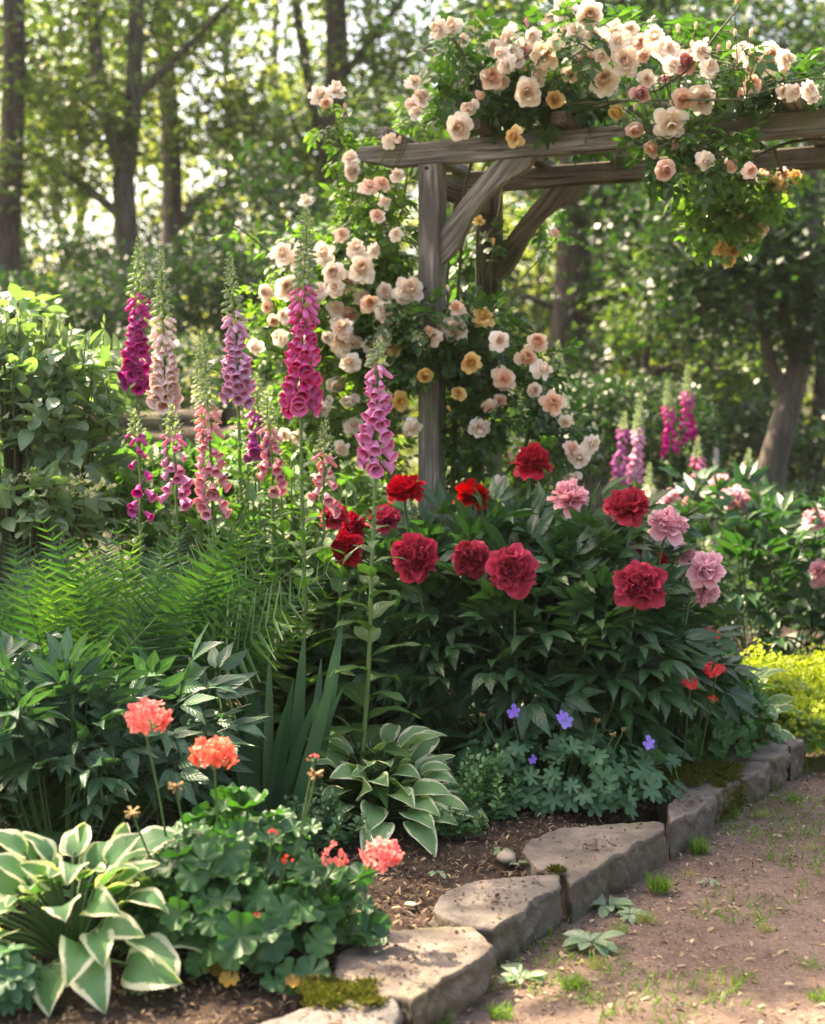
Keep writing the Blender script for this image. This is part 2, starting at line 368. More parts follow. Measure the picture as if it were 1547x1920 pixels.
M['bark'] = barkmat('bark', (.055, .042, .033), (.12, .095, .075))
M['bark_grey'] = barkmat('bark_grey', (.085, .07, .058), (.17, .145, .12))
M['stone'] = stonemat()
M['path'] = dirtmat('path_dirt', (.145, .10, .078), (.225, .165, .13), (.095, .065, .05), 70., .010, (.34, .28, .22))
M['soil'] = dirtmat('soil', (.045, .030, .022), (.08, .055, .04), (.02, .014, .01), 30., .02, (.13, .1, .07))
M['ground'] = simple('woodland_floor', (.06, .085, .025), .95, (.05, .04, .025), 2.0, .6)
M['pebble'] = simple('pebble', (.36, .30, .23), .8, None, 30., .3)
# flowers
M['rose_cream'] = petalmat('rose_cream', (.91, .82, .73), (.95, .70, .48), .34)
M['rose_peach'] = petalmat('rose_peach', (.90, .72, .60), (.93, .50, .27), .34)
M['rose_pink'] = petalmat('rose_pink', (.78, .50, .48), (.66, .22, .25), .25)
M['rose_gold'] = petalmat('rose_gold', (.80, .60, .28), (.72, .36, .08), .3)
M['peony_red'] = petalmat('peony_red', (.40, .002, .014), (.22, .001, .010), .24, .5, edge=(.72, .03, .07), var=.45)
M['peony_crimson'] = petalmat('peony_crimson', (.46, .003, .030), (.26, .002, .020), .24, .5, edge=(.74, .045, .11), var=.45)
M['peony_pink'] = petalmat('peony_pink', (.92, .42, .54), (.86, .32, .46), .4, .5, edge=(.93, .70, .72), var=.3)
M['coral'] = petalmat('coral', (.86, .19, .15), (.80, .12, .10), .3, .5, edge=(.92, .33, .27))
M['scarlet'] = petalmat('scarlet', (.76, .05, .045), (.6, .03, .03), .3)
M['violet'] = petalmat('violet', (.34, .26, .78), (.28, .16, .6), .3)
M['spent'] = simple('spent_flower', (.42, .33, .15), .8, (.3, .15, .06), 60.)
FOX = {'magenta': ((.58, .09, .34), (.34, .02, .16)), 'blush': ((.88, .70, .64), (.74, .36, .36)), 'lilac': ((.72, .44, .60), (.56, .18, .34)),
       'hot': ((.72, .16, .38), (.62, .02, .14)), 'rosy': ((.80, .32, .54), (.50, .09, .28)), 'peach': ((.80, .40, .44), (.60, .12, .24)),
       'purple': ((.50, .13, .38), (.28, .04, .18)), 'white': ((.80, .78, .62), (.7, .6, .4))}
for k, (a, b) in FOX.items():
    M['fox_' + k] = petalmat('fox_' + k, a, tuple(min(.9, x * 1.15) for x in a), .32, .45, var=.1)
    M['foxin_' + k] = petalmat('foxin_' + k, b, b, .2, .5, edge=tuple(min(.9, x * 1.2) for x in a), var=.1)

# ================================================================== ground, path, bed
def sheet(name, x0, x1, y0, y1, nx, ny, zf, mat, label, keep=None):
    X, Y = np.meshgrid(np.linspace(x0, x1, nx + 1), np.linspace(y0, y1, ny + 1))
    P = np.stack([X.ravel(), Y.ravel(), np.zeros(X.size)], -1); P[:, 2] = zf(P)
    F = grid_faces(nx, ny)
    if keep is not None:
        k = keep(P); F = F[k[F].all(1)]
    o = MB().add(P, F, P[:, :2]).build(name, mat)
    o['kind'] = 'structure'; o['label'] = label; return o
EDGE0, EDGE1 = np.array([-.03, 2.98]), np.array([1.46, 5.29])
ED = norm(EDGE1 - EDGE0); EN = np.array([-ED[1], ED[0]])       # EN points into the bed
def side(P): return (P[:, :2] - EDGE0) @ EN                      # > 0 inside the bed
def terrain(P): return noise3(P * [1, 1, 0], .55, 3) * .012
sheet('ground', -90, 90, -20, 110, 60, 60, lambda P: np.full(len(P), -.05), M['ground'], 'dark woodland floor running off under the trees')
sheet('path', -2.6, 4.2, 1.2, 9.5, 230, 280, lambda P: terrain(P) + noise3(P * [1, 1, 0], 3.5, 5) * .0035, M['path'], 'brown trodden earth path beside the stone edging', lambda P: side(P) < .22)
sheet('bed_soil', -5.5, 4.2, 1.6, 10.0, 260, 240, lambda P: .055 + .02 * np.clip(side(P), 0, 1) + noise3(P * [1, 1, 0], 2.6, 8) * .014 - .09 * (side(P) < .12), M['soil'],
      'dark mulched soil of the flower bed', lambda P: side(P) > .05)

# ------------------------------------------------------------------ edging stones
STONES = [
 ([(470, 1925), (560, 1890), (640, 1878), (700, 1862), (738, 1868), (748, 1890), (742, 1925), (700, 1990), (560, 2010), (450, 1990)], .10, 'small pale edging stone with moss behind it, lowest in the picture'),
 ([(628, 1850), (632, 1795), (672, 1764), (716, 1743), (786, 1740), (886, 1737), (926, 1769), (894, 1801), (833, 1830), (775, 1872), (738, 1862), (690, 1858)], .10, 'broad buff edging stone beside the coral pelargonium, scattered with soil crumbs'),
 ([(813, 1699), (833, 1667), (886, 1652), (968, 1643), (1046, 1640), (1054, 1657), (994, 1696), (960, 1720), (925, 1738), (866, 1730), (833, 1719)], .10, 'wedge shaped grey brown edging stone between the pebble and the rosette weed'),
 ([(983, 1598), (992, 1573), (1050, 1555), (1140, 1546), (1226, 1541), (1243, 1545), (1247, 1553), (1168, 1596), (1103, 1634), (1072, 1656), (1052, 1637), (1003, 1630)], .10, 'longest flat grey edging slab in front of the violet cranesbill'),
 ([(1250, 1508), (1291, 1482), (1338, 1480), (1344, 1492), (1297, 1527), (1256, 1545)], .10, 'blocky dark grey edging stone next to the mossy one'),
 ([(1222, 1466), (1273, 1435), (1343, 1429), (1387, 1446), (1386, 1462), (1346, 1484), (1290, 1481), (1240, 1484)], .10, 'edging stone thickly covered with green moss'),
 ([(1330, 1424), (1425, 1418), (1449, 1428), (1424, 1447), (1391, 1459), (1361, 1438)], .10, 'brown edging stone just beyond the mossy stone'),
 ([(1355, 1399), (1396, 1385), (1455, 1384), (1479, 1396), (1473, 1411), (1449, 1422), (1367, 1416)], .12, 'flat topped edging stone with a patch of orange moss below the scarlet flowers'),
 ([(1452, 1383), (1500, 1379), (1509, 1390), (1483, 1403), (1472, 1394)], .12, 'small rounded grey stone ending the edging by the lime flowers'),
]
def stone(poly, ht, label, k):
    P2 = np.array([gp(x, y, ht)[:2] for x, y in poly]); c = P2.mean(0)
    ar = sum(P2[i][0] * P2[(i + 1) % len(P2)][1] - P2[(i + 1) % len(P2)][0] * P2[i][1] for i in range(len(P2)))
    if ar < 0: P2 = P2[::-1]
    # dense outline
    seg = []
    for a, b in zip(P2, np.roll(P2, -1, 0)):
        n = max(2, int(np.linalg.norm(b - a) / .006))
        seg.append(a + (b - a) * np.linspace(0, 1, n, endpoint=False)[:, None])
    O = np.concatenate(seg); O = (np.roll(O, 1, 0) + O * 2 + np.roll(O, -1, 0)) / 4; n = len(O); out = norm(O - c)
    rag = noise3(np.c_[O, O[:, :1] * 0], 9, 20 + k) * .0055 + noise3(np.c_[O, O[:, :1] * 0], 30, 40 + k) * .0022 - np.abs(noise3(np.c_[O, O[:, :1] * 0], 5, 44 + k)) * .012 + .004
    rings = []
    for f in np.linspace(.02, .95, 22):                          # top surface
        q = c + (O + out * rag[:, None] - c) * f
        rings.append(np.c_[q, np.full(n, ht)])
    top_n = len(rings)
    rings.append(np.c_[c + (O + out * rag[:, None] - c) * .985, np.full(n, ht - .001)])
    for h_, o_ in ((.003, .0), (.010, .003)): rings.append(np.c_[O + out * (rag + o_)[:, None], np.full(n, ht - h_)])
    for z in np.linspace(ht - .02, -.05, 14):
        d = .004 + noise3(np.c_[O * 1.3, np.full(n, z * 2.2)], 7, 60 + k) * .011 - np.abs(noise3(np.c_[O, np.full(n, z)], 10, 61 + k)) * .012 + noise3(np.c_[O, np.full(n, z)], 24, 80 + k) * .005
        rings.append(np.c_[O + out * (d + rag * .5)[:, None] - out * max(0, (.03 - z)) * .25, np.full(n, z)])
    V = np.concatenate(rings)
    nz = noise3(V * [1, 1, .5], 4.5, 7 + k) * .005 + noise3(V, 17, 9 + k) * .0022 + noise3(V, 45, 3 + k) * .0009
    V[:, 2] += np.where(V[:, 2] > ht - .006, nz, nz * .3)
    i = np.arange(len(rings) - 1)[:, None] * n; j = np.arange(n)[None]
    F = np.stack([i + j, i + n + j, i + n + (j + 1) % n, i + (j + 1) % n], -1).reshape(-1, 4)
    V = V - [c[0], c[1], 0]
    o = MB().add(V, F).build('edging_stone', M['stone']); o.location = (c[0], c[1], 0)
    tag(o, label, 'stone', 'rough stones edging the flower bed'); return o, c, O
blade = leaf(.10, 1, 3, 'sword', 0, .9)
def mossify(o, c, pts, r, n, ht):
    P = []
    for (x, y) in pts:
        q = gp(x, y, ht)[:2]; P.append(np.c_[q + rng.normal(0, r, (n, 2)), np.full(n, ht)])
    P = np.concatenate(P); P[:, 2] += noise3(P, 9, 5) * .006 + .004 + rng.uniform(-.006, .006, len(P)); P[:, :2] -= c
    D = norm(rdirs(len(P), .1, 1)); mb = MB().inst(leaf(.35, 1, 2, 'ellip', 0, .6), P, frames(D, rdirs(len(P))), u(.008, .017, len(P)))
    mb.build('moss', M['moss'], o)
stones = [stone(*s, k) for k, s in enumerate(STONES)]
o, c, O = stones[5]
pp = []
for _ in range(60): pp.append((u(1225, 1385), u(1436, 1476)))
mossify(o, c, pp, .012, 130, .107)
sel = O[(O - c) @ EN < -.02][::3]
P = np.concatenate([np.c_[np.tile(sel - c, (50, 1)) + rng.normal(0, .008, (len(sel) * 50, 2)) - EN * .008, u(.01, .10, len(sel) * 50)]])
P = P[noise3(P, 6, 2) > -.25]
MB().inst(leaf(.35, 1, 2, 'ellip', 0, .6), P, frames(rdirs(len(P), -1, .2) - np.r_[EN, 0] * .7, rdirs(len(P))), u(.008, .018, len(P))).build('moss', M['moss'], o)
o, c, O = stones[7]; mossify(o, c, [(u(1365, 1420), u(1390, 1402)) for _ in range(12)], .010, 90, .122)
o, c, O = stones[0]; mossify(o, c, [(u(575, 735), u(1845, 1893)) for _ in range(34)], .010, 120, .100)
o, c, O = stones[3]; mossify(o, c, [(1045, 1637), (1055, 1640), (1035, 1636)], .006, 90, .10)

# ------------------------------------------------------------------ fence rails behind the foxgloves
fen = thing('rail_fence', at(250, 800, 6.9) * [1, 1, 0], 'low weathered split rail fence half hidden behind the foxgloves', 'fence')
fo = np.array(fen.location)
def rough_rail(p0, p1, r, name):
    p0, p1 = np.array(p0) - fo, np.array(p1) - fo; L = np.linalg.norm(p1 - p0); n = 40
    P = np.c_[np.linspace(-L / 2, L / 2, n), noise3(np.c_[np.linspace(0, 3, n), np.zeros(n), np.zeros(n)], .8, 4) * .02, noise3(np.c_[np.linspace(0, 3, n), np.zeros(n), np.zeros(n)], .8, 9) * .02]
    T = tube(P, r * (1 + .1 * np.sin(np.arange(n))), 10); V = T[0] + norm(T[0]) * noise3(T[0], 8, 3)[:, None] * .012 * [0, 1, 1]
    o = MB().add(V, T[1], T[2]).build(name, M['wood_dark'], fen); o.location = (p0 + p1) / 2
    o.rotation_euler = Vector(p1 - p0).to_track_quat('X', 'Z').to_euler()
rough_rail(at(-150, 772, 7.2), at(420, 792, 6.8), .055, 'rail'); rough_rail(at(-150, 822, 7.2), at(450, 826, 6.75), .07, 'rail')
for px in (60, 425):
    b = at(px, 800, 7.0 - (px - 60) * .0006); rough_rail((b[0], b[1] + .07, 0), (b[0], b[1] + .07, 1.33), .05, 'post')

# ------------------------------------------------------------------ pergola
PG = np.array([.075, 5.5, 0]); U_ = norm([.92, -.39, 0]); V_ = norm([.39, .92, 0]); ZZ = np.array([0, 0, 1.])
BZ = 1.25 + 483 / FPX * 5.5; BH = .088; PWID = .085; GAP = .66; SPAN = 2.3
perg = thing('pergola', PG, 'weathered grey timber rose pergola spanning the path', 'pergola')
def bar(name, a, b, wdt, hgt, upv=ZZ, mat=None, bend=None, ends=0., parent=perg, seed=0):
    """rectangular timber from a to b (in pergola coordinates: u, v, z), slightly irregular, local x along it"""
    a = U_ * a[0] + V_ * a[1] + ZZ * a[2]; b = U_ * b[0] + V_ * b[1] + ZZ * b[2]
    L = np.linalg.norm(b - a); n = max(6, int(L / .03)); X = np.linspace(-L / 2, L / 2, n)
    c = .006; hw, hh = wdt / 2, hgt / 2
    sec = np.array([(-hw + c, -hh), (0, -hh), (hw - c, -hh), (hw, -hh + c), (hw, 0), (hw, hh - c), (hw - c, hh), (0, hh), (-hw + c, hh), (-hw, hh - c), (-hw, 0), (-hw, -hh + c)])
    m = len(sec); V = np.zeros((n, m, 3)); V[:, :, 0] = X[:, None]; V[:, :, 1] = sec[None, :, 0]; V[:, :, 2] = sec[None, :, 1]
    if ends:
        low = sec[:, 1] < 0; e = np.clip((X + L / 2) / ends, 0, 1)
        V[:, low, 2] += (1 - e)[:, None] ** .8 * hgt * .42
    V = V.reshape(-1, 3); V += np.c_[np.zeros(len(V)), noise3(V * [1, 3, 3] + seed, 3.0, 3), noise3(V * [1, 3, 3] + seed, 3.0, 6)] * .0018
    i = np.arange(n - 1)[:, None] * m; j = np.arange(m)[None]
    F = [np.stack([i + j, i + m + j, i + m + (j + 1) % m, i + (j + 1) % m], -1).reshape(-1, 4)]
    mb = MB().add(V, F, V[:, :2])
    for k, s in ((0, 1), (n - 1, -1)):
        cap = V[k * m:(k + 1) * m]; cc = cap.mean(0); VV = np.vstack([cap, cc]); idx = np.arange(m)
        f = np.stack([idx, (idx + 1) % m, np.full(m, m)], -1); mb.add(VV, f if s > 0 else f[:, ::-1], VV[:, :2])
    o = mb.build(name, mat or M['wood'], parent, smooth=False); o.location = (a + b) / 2
    x = norm(b - a); z = norm(upv - x * np.dot(upv, x)); y = np.cross(z, x)
    o.rotation_euler = Matrix(np.stack([x, y, z], 1).tolist()).to_euler(); return o
for k, (uu, vv) in enumerate([(0, 0), (0, GAP), (SPAN, 0), (SPAN, GAP)]):
    p = bar('post', (uu, vv, -.1), (uu, vv, BZ - .002), PWID, PWID, upv=-V_, mat=M['wood'] if vv == 0 else M['wood_dark'], seed=k * 3.1)
    if k == 0:
        for (zz, r, off) in ((BZ - .016, .009, -.006), (BZ - .47, .008, -.012)):
            a = np.linspace(0, 2 * math.pi, 14, endpoint=False); T = tube([(0, 0, -.004), (0, 0, .0015)], [r, r * .8], 14)
            kn = MB().add(T[0] * [.8, 1.25, 1], T[1]); kn.add(np.c_[r * .64 * np.cos(a), r * np.sin(a), np.full(14, .001)], np.stack([np.zeros(12, int), np.arange(1, 13), np.arange(2, 14)], -1))
            kk = kn.build('knot', M['knot'], p); kk.location = (zz - (BZ - .1) / 2 , off * -1, PWID / 2 + .0005)
bar('beam', (-.30, 0, BZ + BH / 2 - .0), (SPAN + .35, 0, BZ + BH / 2), .046, BH, ends=.13, seed=1)
bar('beam', (-.30, GAP, BZ + BH / 2), (SPAN + .35, GAP, BZ + BH / 2), .046, BH, ends=.13, mat=M['wood_dark'], seed=2)
def tpx(px): k = (px - 773.5) / FPX; return (5.5 * k - .075) / (.92 + .39 * k)
for k, px in enumerate((738, 905, 1060, 1238, 1476)):
    t = tpx(px + 6) ; bar('rafter', (t, -.15, BZ + BH + .02), (t, GAP + .12, BZ + BH + .02), .055, .040, mat=M['wood_dark'] if k in (1, 2) else M['wood'], seed=k + 5)
for t in (1.78, 2.15, 2.5): bar('rafter', (t, -.15, BZ + BH + .02), (t, GAP + .12, BZ + BH + .02), .055, .040, seed=t)
bar('cross_beam', (0, PWID / 2, BZ - .07), (0, GAP - PWID / 2, BZ - .07), .04, .07, mat=M['wood_dark'])
bar('cross_beam', (SPAN, PWID / 2, BZ - .07), (SPAN, GAP - PWID / 2, BZ - .07), .04, .07, mat=M['wood_dark'])
def brace(v, s, u0, mat):
    n = 26; t = np.linspace(0, 1, n)
    # centre line from the post, bowing into an S toward the beam; measured on the photograph
    upx = np.array([(0, -.245), (.035, -.205), (.10, -.125), (.165, -.055), (.205, -.018), (.228, 0)])   # upper edge
    lpx = np.array([(0, -.375), (.05, -.335), (.095, -.265), (.165, -.155), (.25, -.085), (.335, -.045), (.37, 0)])
    A, B = spline(upx, n), spline(lpx, n)
    A[:, 0] = np.clip(A[:, 0], 0, None)
    V = []; 
    for w_ in (-.022, .022): V.append(np.c_[A[:, 0], np.full(n, w_), A[:, 1]]); V.append(np.c_[B[:, 0], np.full(n, w_), B[:, 1]])
    V = np.concatenate(V); i = np.arange(n - 1)
    F = [np.stack([i, i + n, i + n + 1, i + 1], -1), np.stack([i + 2 * n, i + 2 * n + 1, i + 3 * n + 1, i + 3 * n], -1),
         np.stack([i, i + 1, i + 2 * n + 1, i + 2 * n], -1), np.stack([i + n, i + 3 * n, i + 3 * n + 1, i + n + 1], -1)]
    F.append(np.array([[0, 2 * n, 3 * n, n], [n - 1, 2 * n - 1, 4 * n - 1, 3 * n - 1]]))
    c_, s_ = math.cos(.82), math.sin(.82); R = np.array([[c_, 0, s_], [0, 1, 0], [-s_, 0, c_]])   # local x along the plank for the grain
    o = MB().add(V @ R.T, F, V[:, :2]).build('brace', mat, perg, smooth=False)
    W = Matrix(np.stack([U_ * s, V_ * s, ZZ], 1).tolist()); Ri = Matrix(R.T.tolist())
    o.rotation_euler = (W @ Ri).to_euler(); p = U_ * (u0 + s * (PWID / 2 - .001)) + V_ * v + ZZ * (BZ - .003); o.location = p
for v, mt in ((0, M['wood']), (GAP, M['wood_dark'])): brace(v, 1, 0, mt); brace(v, -1, SPAN, mt)
def beamd(px): t = tpx(px); return 5.5 - .39 * t

# ================================================================== trees
LF = [leaf(.62, 1, 2, 'ovate', .0, .5), leaf(.55, 1, 2, 'ellip', .0, -.3)]
def tree(name, label, group, base, limbs, blobs, nleaf, ls, mat, bark, cat='tree', subs=14, r0=.15):
    """limbs: list of (points, r_start, r_end) in world coords; blobs: (centre, radii, weight)"""
    b = np.array([base[0], base[1], -.05]); t = thing(name, b, label, cat, group)
    mb = MB()
    ends = []
    for pts, ra, rb in limbs:
        P = spline(np.array(pts) - b, 18); P[:, :2] += np.c_[noise3(P, .5, int(ra * 999)), noise3(P, .5, 3)] * ra * .35 * np.linspace(0, 1, 18)[:, None]
        rr = np.linspace(ra, rb, 18); 
        if pts[0][2] < .5: rr[:3] *= [1.5, 1.2, 1.06]
        T = tube(P, rr, 10); mb.add(*T); ends.append(P)
    C = []; Wt = np.array([x[2] for x in blobs], float); Wt /= Wt.sum()
    ncl = max(6, nleaf // 55); pick = rng.choice(len(blobs), ncl, p=Wt)
    cc = np.array([blobs[k][0] for k in pick]) - b; rr = np.array([blobs[k][1] for k in pick])
    cl = cc + rdirs(ncl) * (u(0, 1, ncl) ** .45)[:, None] * rr
    allp = np.concatenate(ends)
    for k in rng.choice(ncl, min(subs, ncl), replace=False):
        q = cl[k]; cand = allp[np.argsort(((allp - q) ** 2).sum(1) + 2.0 * np.maximum(0, allp[:, 2] - q[2]) ** 2)[0]]
        mid = (q + cand) / 2 + [0, 0, .12]; mb.add(*tube(spline([cand, mid, q], 8), np.linspace(.035, .008, 8) * r0 / .15, 5))
    mb.build('trunk', bark, t)
    cs = u(.16, .42, ncl); n = ncl * 55; ci = np.repeat(np.arange(ncl), 55)
    off = rng.normal(0, 1, (n, 3)) * [1, 1, .55]; P = cl[ci] + off * cs[ci][:, None] * (np.mean(rr, axis=1)[ci][:, None] ** .4)
    Y = norm(rdirs(n, -.8, .35)); Uv = rng.normal(0, .45, (n, 3)) + [0, 0, 1]
    k = rng.random(n) < .5; c = MB(); s = u(.6, 1.3, n) * ls
    for kk, T in ((k, LF[0]), (~k, LF[1])): c.inst(T, P[kk], frames(Y[kk], Uv[kk]), s[kk])
    c.build('crown', mat, t); return t
def L3(d, *pts): return [tuple(at(x, y, d + (dd[0] if dd else 0))) for x, y, *dd in pts]
def foot(px, d): q = at(px, 800, d); return (q[0], q[1], 0)
def up(p, h, dx=0, dy=0): return (p[0] + dx, p[1] + dy, h)
G1 = 'trees of the wood behind the garden'
# forked tree left of centre
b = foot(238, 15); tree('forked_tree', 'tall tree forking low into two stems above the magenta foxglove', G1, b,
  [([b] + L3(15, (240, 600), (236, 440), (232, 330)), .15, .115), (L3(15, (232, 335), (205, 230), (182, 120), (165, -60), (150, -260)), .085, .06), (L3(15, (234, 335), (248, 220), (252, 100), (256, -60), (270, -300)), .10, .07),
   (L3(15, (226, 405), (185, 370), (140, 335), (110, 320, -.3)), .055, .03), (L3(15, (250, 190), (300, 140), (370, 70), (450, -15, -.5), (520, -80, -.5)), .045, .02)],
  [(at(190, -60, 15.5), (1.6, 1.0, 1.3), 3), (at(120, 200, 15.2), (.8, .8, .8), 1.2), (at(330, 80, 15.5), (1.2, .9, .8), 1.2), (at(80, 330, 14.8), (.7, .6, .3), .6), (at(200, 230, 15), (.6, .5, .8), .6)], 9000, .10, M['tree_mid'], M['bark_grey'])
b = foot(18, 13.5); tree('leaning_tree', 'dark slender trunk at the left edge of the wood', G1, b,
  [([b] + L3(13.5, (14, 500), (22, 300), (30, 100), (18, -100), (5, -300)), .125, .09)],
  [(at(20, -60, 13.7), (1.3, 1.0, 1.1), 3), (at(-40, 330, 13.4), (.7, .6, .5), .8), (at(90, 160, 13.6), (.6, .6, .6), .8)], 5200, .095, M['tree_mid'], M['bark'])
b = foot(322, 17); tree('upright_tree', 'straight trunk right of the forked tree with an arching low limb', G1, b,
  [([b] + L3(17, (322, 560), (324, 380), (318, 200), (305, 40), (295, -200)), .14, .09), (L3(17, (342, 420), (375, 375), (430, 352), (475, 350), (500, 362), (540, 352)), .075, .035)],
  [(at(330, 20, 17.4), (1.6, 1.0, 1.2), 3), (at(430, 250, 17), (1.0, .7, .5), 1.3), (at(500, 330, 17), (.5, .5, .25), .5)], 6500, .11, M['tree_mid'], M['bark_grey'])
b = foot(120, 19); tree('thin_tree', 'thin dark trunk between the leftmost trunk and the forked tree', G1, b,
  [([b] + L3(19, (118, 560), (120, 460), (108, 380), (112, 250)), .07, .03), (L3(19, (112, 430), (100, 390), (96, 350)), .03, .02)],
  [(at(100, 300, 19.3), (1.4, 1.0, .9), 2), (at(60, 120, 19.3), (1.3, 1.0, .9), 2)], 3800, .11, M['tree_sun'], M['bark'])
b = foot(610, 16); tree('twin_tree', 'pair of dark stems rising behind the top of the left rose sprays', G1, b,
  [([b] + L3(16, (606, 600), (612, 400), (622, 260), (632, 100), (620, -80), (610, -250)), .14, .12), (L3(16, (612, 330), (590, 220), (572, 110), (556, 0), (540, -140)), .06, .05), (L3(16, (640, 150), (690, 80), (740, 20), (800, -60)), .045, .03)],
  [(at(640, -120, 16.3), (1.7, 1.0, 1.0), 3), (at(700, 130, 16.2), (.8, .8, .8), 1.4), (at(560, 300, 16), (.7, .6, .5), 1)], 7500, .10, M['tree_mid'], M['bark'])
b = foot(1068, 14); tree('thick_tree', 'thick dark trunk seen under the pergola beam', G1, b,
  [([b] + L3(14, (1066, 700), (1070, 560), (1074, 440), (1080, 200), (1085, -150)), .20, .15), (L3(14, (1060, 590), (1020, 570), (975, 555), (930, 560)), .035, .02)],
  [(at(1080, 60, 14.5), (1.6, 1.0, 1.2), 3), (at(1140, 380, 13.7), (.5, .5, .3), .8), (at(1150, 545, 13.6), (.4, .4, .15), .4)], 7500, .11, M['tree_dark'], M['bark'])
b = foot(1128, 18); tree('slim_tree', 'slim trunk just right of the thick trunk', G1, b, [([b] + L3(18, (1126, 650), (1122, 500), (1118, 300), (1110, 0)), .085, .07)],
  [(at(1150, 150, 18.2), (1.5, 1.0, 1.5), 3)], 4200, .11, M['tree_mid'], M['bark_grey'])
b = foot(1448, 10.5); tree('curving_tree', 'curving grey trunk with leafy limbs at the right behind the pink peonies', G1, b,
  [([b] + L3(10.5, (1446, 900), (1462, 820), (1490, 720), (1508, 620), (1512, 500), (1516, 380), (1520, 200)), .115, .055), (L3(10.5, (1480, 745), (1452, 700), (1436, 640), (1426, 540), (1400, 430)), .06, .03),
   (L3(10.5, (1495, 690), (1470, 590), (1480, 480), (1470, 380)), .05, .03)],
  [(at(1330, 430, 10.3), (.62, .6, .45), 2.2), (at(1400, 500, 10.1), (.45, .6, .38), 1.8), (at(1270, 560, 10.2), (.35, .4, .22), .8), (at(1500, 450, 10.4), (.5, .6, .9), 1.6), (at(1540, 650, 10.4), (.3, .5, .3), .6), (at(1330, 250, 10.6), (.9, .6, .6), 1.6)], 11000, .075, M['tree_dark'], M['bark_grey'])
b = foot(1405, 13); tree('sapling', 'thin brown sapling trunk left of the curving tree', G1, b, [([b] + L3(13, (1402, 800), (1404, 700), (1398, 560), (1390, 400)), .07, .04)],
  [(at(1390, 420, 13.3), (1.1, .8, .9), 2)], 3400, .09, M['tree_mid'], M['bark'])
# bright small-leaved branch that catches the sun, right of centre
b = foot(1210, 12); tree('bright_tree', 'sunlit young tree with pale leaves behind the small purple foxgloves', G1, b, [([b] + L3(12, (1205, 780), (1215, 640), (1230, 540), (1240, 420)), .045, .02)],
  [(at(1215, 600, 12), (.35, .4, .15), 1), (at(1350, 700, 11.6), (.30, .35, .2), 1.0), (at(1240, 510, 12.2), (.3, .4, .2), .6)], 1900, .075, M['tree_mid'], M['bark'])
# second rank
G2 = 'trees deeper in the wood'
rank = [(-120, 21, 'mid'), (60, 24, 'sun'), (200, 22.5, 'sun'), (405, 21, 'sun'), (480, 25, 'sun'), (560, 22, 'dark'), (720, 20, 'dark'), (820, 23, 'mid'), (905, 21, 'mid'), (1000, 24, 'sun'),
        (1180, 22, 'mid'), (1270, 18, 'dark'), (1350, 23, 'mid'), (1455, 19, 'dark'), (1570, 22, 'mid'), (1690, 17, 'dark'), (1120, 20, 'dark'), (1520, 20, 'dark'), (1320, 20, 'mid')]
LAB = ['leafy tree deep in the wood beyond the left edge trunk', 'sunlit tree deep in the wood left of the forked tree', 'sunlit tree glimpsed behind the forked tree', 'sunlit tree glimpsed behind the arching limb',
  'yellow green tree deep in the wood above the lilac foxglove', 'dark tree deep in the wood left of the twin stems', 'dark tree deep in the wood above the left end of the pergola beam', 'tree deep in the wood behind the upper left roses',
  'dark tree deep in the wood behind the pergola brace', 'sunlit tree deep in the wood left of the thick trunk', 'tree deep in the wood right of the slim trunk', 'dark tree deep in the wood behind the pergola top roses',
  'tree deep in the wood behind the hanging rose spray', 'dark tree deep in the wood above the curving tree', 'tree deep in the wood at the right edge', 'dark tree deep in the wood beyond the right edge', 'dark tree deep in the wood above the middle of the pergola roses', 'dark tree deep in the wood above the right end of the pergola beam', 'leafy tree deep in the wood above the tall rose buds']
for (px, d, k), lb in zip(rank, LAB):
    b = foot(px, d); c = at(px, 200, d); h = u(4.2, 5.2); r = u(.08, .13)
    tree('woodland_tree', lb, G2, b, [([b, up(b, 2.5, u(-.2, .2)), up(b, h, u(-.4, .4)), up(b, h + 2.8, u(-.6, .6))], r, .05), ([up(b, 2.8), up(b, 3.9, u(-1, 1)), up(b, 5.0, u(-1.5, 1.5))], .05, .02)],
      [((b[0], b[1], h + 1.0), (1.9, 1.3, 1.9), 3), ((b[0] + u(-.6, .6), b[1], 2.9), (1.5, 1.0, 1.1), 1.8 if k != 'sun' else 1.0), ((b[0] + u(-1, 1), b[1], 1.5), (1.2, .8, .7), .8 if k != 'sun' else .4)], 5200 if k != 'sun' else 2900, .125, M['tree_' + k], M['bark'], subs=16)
# far wall of the wood
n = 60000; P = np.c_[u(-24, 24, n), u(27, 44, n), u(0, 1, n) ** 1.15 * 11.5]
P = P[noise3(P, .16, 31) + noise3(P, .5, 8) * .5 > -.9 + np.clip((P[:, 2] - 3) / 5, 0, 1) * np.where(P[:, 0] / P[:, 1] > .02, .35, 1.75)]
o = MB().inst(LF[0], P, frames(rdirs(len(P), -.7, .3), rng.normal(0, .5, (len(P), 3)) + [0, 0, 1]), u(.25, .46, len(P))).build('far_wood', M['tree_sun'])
tag(o, 'sunlit far edge of the wood seen as one bright leafy mass', 'wood', kind='stuff')
